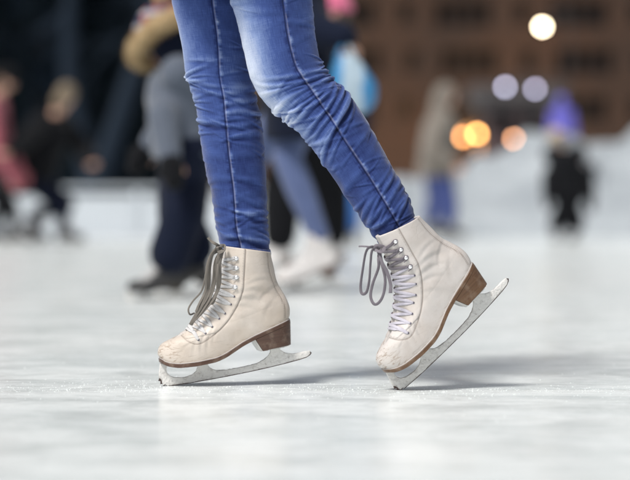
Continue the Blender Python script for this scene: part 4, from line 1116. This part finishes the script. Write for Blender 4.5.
# heap of cleared snow along the right
def prof_px(px): return np.interp(px, [318, 335, 360, 390, 410, 435, 465, 482, 497, 515, 540, 560, 585, 605, 630, 680, 760, 900], [214, 206, 196, 187, 179, 175, 174, 166, 162, 152, 136, 132, 137, 142, 139, 130, 138, 150])
nx_, ny_ = 420, 60; xs = np.linspace(0.1, 8.0, nx_); V = np.zeros((ny_, nx_, 3))
for j in range(ny_):
    f = j/(ny_-1); y = 25.9+6.6*f
    for i, x in enumerate(xs):
        px = 315+x*FPX/27.4; top = CAMZ-(prof_px(px)-HY)*27.4/FPX+.02
        e = math.sin(min(1, f/.45)*PI/2)**.75 if f < .45 else math.cos((f-.45)/.55*PI/2)**1.1
        n_ = mnoise.noise(Vector((x*1.3, y*1.3, 0)))*.24+mnoise.noise(Vector((x*3.7, y*3.7, 5)))*.17+mnoise.noise(Vector((x*9, y*9, 2)))*.06
        edx = min(1, (x-.1)/.5)*min(1, (8.0-x)/.4)
        V[j, i] = (x, y+.25*n_, max(-.015, (top*e+n_*min(1, e*1.5)*.8)*edx-.012))
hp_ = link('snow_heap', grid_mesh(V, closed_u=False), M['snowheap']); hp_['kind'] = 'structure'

# ------------------------------------------------------------------ buildings
def building(name, label, x0, x1, y0, h, depth, openings, wallm, panem, framem, group=None, recess=.45):
    root = empty(name, ((x0+x1)/2, y0, 0), label, 'building', group)
    ox, oy = root.location.x, y0
    xs = sorted({x0, x1} | {v for o in openings for v in (o[0], o[1])}); zs = sorted({0, h} | {v for o in openings for v in (o[2], o[3])})
    xs = [v for i, v in enumerate(xs) if i == 0 or v-xs[i-1] > 1e-4]; zs = [v for i, v in enumerate(zs) if i == 0 or v-zs[i-1] > 1e-4]
    vsf, fcs = [], []
    def q(*p):
        n0 = len(vsf); vsf.extend([(a-ox, b-oy, c) for a, b, c in p]); fcs.append(tuple(range(n0, n0+len(p))))
    for a, b in zip(xs[:-1], xs[1:]):
        for c, e in zip(zs[:-1], zs[1:]):
            mx, mz = (a+b)/2, (c+e)/2
            if any(o[0] < mx < o[1] and o[2] < mz < o[3] for o in openings): continue
            q((a, y0, c), (b, y0, c), (b, y0, e), (a, y0, e))
    for (a, b, c, e) in openings:
        y1 = y0+recess
        q((a, y0, c), (a, y1, c), (a, y1, e), (a, y0, e)); q((b, y0, c), (b, y0, e), (b, y1, e), (b, y1, c)); q((a, y0, c), (b, y0, c), (b, y1, c), (a, y1, c)); q((a, y0, e), (a, y1, e), (b, y1, e), (b, y0, e))
    yb = y0+depth
    q((x0, y0, 0), (x0, y0, h), (x0, yb, h), (x0, yb, 0)); q((x1, y0, 0), (x1, yb, 0), (x1, yb, h), (x1, y0, h)); q((x0, yb, 0), (x0, yb, h), (x1, yb, h), (x1, yb, 0))
    link('wall', mesh_from(vsf, fcs), wallm, root, False)
    bm = bmesh.new(); box(bm, Vector(((x0+x1)/2-ox, depth/2, h+.3)), (x1-x0+1.2, depth+1.2, .6)); box(bm, Vector(((x0+x1)/2-ox, depth/2, h-.25)), (x1-x0+.5, depth+.5, .3))
    link('roof', bm_mesh(bm), M['roofm'], root, False)
    for (a, b, c, e) in openings[:100]:
        bm = bmesh.new(); box(bm, Vector(((a+b)/2-ox, recess-.04, (c+e)/2)), (b-a, .04, e-c)); w_ = link('window', bm_mesh(bm), panem, root, False)
        bm = bmesh.new(); n_ = max(2, int((b-a)/1.1)+1)
        for k in range(n_+1): box(bm, Vector((a+(b-a)*k/n_-ox, recess-.10, (c+e)/2)), (.09, .07, e-c))
        for zz in (c+.05, e-.05): box(bm, Vector(((a+b)/2-ox, recess-.103, zz)), (b-a, .07, .09))
        link('frame', bm_mesh(bm), framem, w_, False)
    return root
M['roofm'] = m_simple('roof_metal', (.05, .045, .045), .6, scale=2)
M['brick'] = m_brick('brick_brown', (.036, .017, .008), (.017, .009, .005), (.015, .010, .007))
M['glassdark'] = m_simple('glass_dark', (.003, .0025, .003), .5, var=.3, scale=.5, bump=0.)
M['glassdark'].node_tree.nodes['Principled BSDF'].inputs['Specular IOR Level'].default_value = .12
M['framed'] = m_simple('frame_dark', (.012, .010, .010), .6, scale=2)
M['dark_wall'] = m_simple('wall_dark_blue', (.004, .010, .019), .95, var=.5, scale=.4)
YB = 150.; op = []
def bx_(px): return (px-315)*YB/FPX
def bz_(py): return CAMZ-(py-HY)*YB/FPX
for row, py in enumerate((-82, -35, 13, 61, 109)):
    for k in range(-4, 6):
        cx = 464+k*116+(6 if row % 2 else 0)
        op.append((bx_(cx-30), bx_(cx+28), bz_(py+15), bz_(py-14)))
        op.append((bx_(cx+51), bx_(cx+66), bz_(py+11), bz_(py-12)))
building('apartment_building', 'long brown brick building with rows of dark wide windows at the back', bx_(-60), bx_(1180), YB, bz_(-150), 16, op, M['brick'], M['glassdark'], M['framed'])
# low dark kiosk under the twin pale lamps
kx = lambda px, dd: (px-315)*dd/FPX
kz = lambda py, dd: CAMZ-(py-HY)*dd/FPX
dk = 90.
building('kiosk', 'dark low kiosk behind the snow heap beneath the two pale lamps', kx(488, dk), kx(548, dk), dk, kz(101, dk), 3, [(kx(494, dk), kx(512, dk), kz(135, dk), kz(112, dk)), (kx(522, dk), kx(541, dk), kz(135, dk), kz(112, dk))], m_simple('kiosk_wall', (.055, .03, .03), .8, scale=1), M['glassdark'], M['framed'], recess=.15)
dd = 42.
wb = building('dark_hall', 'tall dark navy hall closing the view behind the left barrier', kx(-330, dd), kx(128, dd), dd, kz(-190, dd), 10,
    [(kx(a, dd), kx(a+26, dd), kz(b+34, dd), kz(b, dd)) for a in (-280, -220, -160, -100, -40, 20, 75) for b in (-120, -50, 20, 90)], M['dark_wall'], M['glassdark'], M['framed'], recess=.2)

# ------------------------------------------------------------------ trees
def bare_tree(name, label, x, y, h, lean, seed, mat, needles=None, group=None):
    rs = np.random.RandomState(seed); root = empty(name, (x, y, 0), label, 'tree', group)
    grids = []; tips = []
    def branch(p, dvec, L, r, lev):
        n = 6; pts = [p]; dv = Vector(dvec).normalized(); q = Vector(p)
        for i in range(n):
            dv = (dv+Vector(rs.randn(3))*.13+Vector((0, 0, .05))).normalized(); q = q+dv*L/n; pts.append(tuple(q))
            if lev < 4 and i >= (1 if lev else 2):
                for _ in range(2 if lev < 3 else 1):
                    nd = (dv+Vector(rs.randn(3))*.75).normalized(); branch(tuple(q), nd, L*(.62+.15*rs.rand())*(.9 if lev else .55), r*(1-i/n*.55)*.5, lev+1)
        grids.append(ribbon(pts, 10, 1, 1, up=(.3, .9, .1), nu=6, taper=lambda f: 2*r*(1-.65*f)))
        tips.append(pts[-1])
    branch((0, 0, -.2), (lean, 0, 1), h*.75, h*.022, 0)
    link('trunk', join_grids(grids[-1:]), mat, root); link('crown', join_grids(grids[:-1]), mat, root)
    return root
M['bark'] = m_simple('bark_dark', (.016, .024, .036), .95, var=.4, scale=12, bump=.6, dist=.01)
M['needles'] = m_simple('needles_dark', (.006, .012, .016), .95, var=.5, scale=3)
bare_tree('bare_tree', 'leaning bare tree with pale dark-blue bark behind the left barrier', kx(52, 32.), 32., 8.5, .45, 3, M['bark'])
bare_tree('bare_tree', 'upright bare tree left of the gap between hall and brick building', kx(98, 35.), 35., 9.5, -.12, 8, M['bark'])
def fir(label, x, y, h, w, seed):
    rs = np.random.RandomState(seed); root = empty('fir_tree', (x, y, 0), label, 'tree', 'dark firs behind the rink')
    link('trunk', join_grids([ribbon([(0, 0, -.2), (.03, 0, h*.5), (0, .02, h*.97)], 14, 1, 1, up=(0, 1, 0), nu=10, taper=lambda f: h*.03*(1.05-f))]), M['bark'], root)
    v, f = [], []
    for i in range(15000):
        t = rs.rand()**.8; lay = math.floor(t*16)/16; z = h*(.08+.9*t); rad = w*(1-t)**.85*(.72+.28*(1-(t*16 % 1)))*(.55+.55*rs.rand()**.4); a = rs.rand()*2*PI
        rad *= .85+.25*mnoise.noise(Vector((math.cos(a)*1.5, math.sin(a)*1.5, t*9+seed)))
        p = Vector((rad*math.cos(a), rad*math.sin(a), z-rad*.18)); dr = (Vector((math.cos(a), math.sin(a), -.3))+Vector(rs.randn(3))*.4).normalized(); sd_ = dr.cross(Vector(rs.randn(3))).normalized()
        L = .16+.14*rs.rand(); n0 = len(v); v += [tuple(p-sd_*.025), tuple(p+sd_*.025), tuple(p+dr*L)]; f.append((n0, n0+1, n0+2))
    link('crown', mesh_from(v, f), M['needles'], root, False); return root
fir('dark fir furthest left behind the barrier', kx(-60, 38.), 38., 8.2, 2.0, 1)
fir('dark fir directly above the skater in black', kx(30, 37.), 37., 9.2, 1.9, 2)
fir('dark fir standing just left of the hooded child', kx(112, 36.), 36., 8.6, .85, 4)

for k_ in ('bark', 'needles', 'dark_wall', 'navy', 'black', 'snowheap'):
    if k_ in M: M[k_].node_tree.nodes['Principled BSDF'].inputs['Specular IOR Level'].default_value = .1
# ------------------------------------------------------------------ lamps
def lamp(px, py, dd, r, col, st, label, double=False):
    p = P(px, py, dd); root = empty('street_lamp', (p.x+.9, dd, 0), label, 'street lamp', 'lit lamps beyond the rink')
    bm = bmesh.new(); uvs(bm, Vector((-.9, 0, p.z)), (r, r, r), 20, 14); link('lamp_globe', bm_mesh(bm), m_emit('lamp_glow', col, st), root)
    link('pole', join_grids([ribbon([(0, 0, -.05), (0, 0, p.z*.6), (0, 0, p.z+.35), (-.35, 0, p.z+r+.32), (-.9, 0, p.z+r+.12)], 26, 1, 1, up=(0, 1, 0), nu=8, taper=lambda f: .11-.05*f)]), M['framed'], root)
    bm = bmesh.new(); s_ = bmesh.ops.create_cone(bm, cap_ends=True, segments=20, radius1=r*1.02, radius2=.05, depth=.22); bmesh.ops.translate(bm, verts=s_['verts'], vec=(-.9, 0, p.z+r+.10)); link('lamp_cap', bm_mesh(bm), M['framed'], root)
    return p
p1 = lamp(542, 27, 80., .08, (1., .84, .58), 44., 'bright cream street lamp high over the snow heap')
p2 = lamp(477, 134, 132., .13, (1., .44, .12), 34., 'bright orange lamp right of the hooded skater, just above the snow')
p3 = lamp(463, 137, 134., .13, (1., .36, .10), 15., 'dim orange lamp partly behind the bright orange lamp')
p4 = lamp(514, 139, 68., .065, (1., .46, .22), 17., 'pinkish orange lamp low over the snow heap, right of the two touching orange lamps')
p5 = lamp(505, 87, 86., .08, (.72, .72, .95), 13., 'left one of the two pale lavender lamps')
p6 = lamp(535, 89, 86., .08, (.72, .70, .95), 11., 'right one of the two pale lavender lamps')
def plight(p, col, e, r=.15):
    l = bpy.data.lights.new('lamp_light', 'SPOT'); l.spot_size = R(158); l.spot_blend = .6; l.color = col; l.energy = e; l.shadow_soft_size = r; o = bpy.data.objects.new('lamp_light', l); COL.objects.link(o); o.location = p; o.rotation_euler = (R(92), 0, 0); return o
for p in (p2, p3): plight(p+Vector((-.6, 1.2, -.3)), (1., .50, .18), 6500)

# ------------------------------------------------------------------ light, world, camera
SUN_EL, SUN_AZ = 55., -138.      # az: degrees from +Y (away from camera), negative = to the left
w = bpy.data.worlds.new('World'); sc.world = w; w.use_nodes = True; nt = w.node_tree
sky = nt.nodes.new('ShaderNodeTexSky'); sky.sky_type = 'NISHITA'; sky.sun_disc = False; sky.sun_elevation = R(SUN_EL); sky.sun_rotation = R(SUN_AZ)
sky.air_density = 1.0; sky.dust_density = 4.0; sky.ozone_density = .6
hs = nt.nodes.new('ShaderNodeHueSaturation'); hs.inputs['Saturation'].default_value = .35
nt.links.new(sky.outputs[0], hs.inputs['Color']); nt.links.new(hs.outputs[0], nt.nodes['Background'].inputs['Color']); nt.nodes['Background'].inputs['Strength'].default_value = .088
sl = bpy.data.lights.new('sun', 'SUN'); sl.energy = 3.0; sl.angle = R(13.0); sl.color = (1., .96, .91)
so = bpy.data.objects.new('sun', sl); COL.objects.link(so)
sv = Vector((math.sin(R(SUN_AZ))*math.cos(R(SUN_EL)), math.cos(R(SUN_AZ))*math.cos(R(SUN_EL)), math.sin(R(SUN_EL))))
so.rotation_euler = sv.to_track_quat('Z', 'Y').to_euler(); so.location = (0, 0, 20)
cam = bpy.data.cameras.new('camera'); co_ = bpy.data.objects.new('camera', cam); COL.objects.link(co_); sc.camera = co_
co_.location = (0, 0, CAMZ); co_.rotation_euler = (R(90)-math.atan((240-HY)/FPX), 0, 0)
cam.lens = 135; cam.sensor_width = 36; cam.clip_end = 3000; cam.clip_start = .05
cam.dof.use_dof = True; cam.dof.focus_distance = 4.53; cam.dof.aperture_fstop = 2.6; cam.dof.aperture_blades = 0
vs_ = sc.view_settings; vs_.view_transform = 'Standard'; vs_.look = 'None'; vs_.gamma = 1; vs_.exposure = 0.21; vs_.use_curve_mapping = False
sc.render.engine = 'CYCLES'
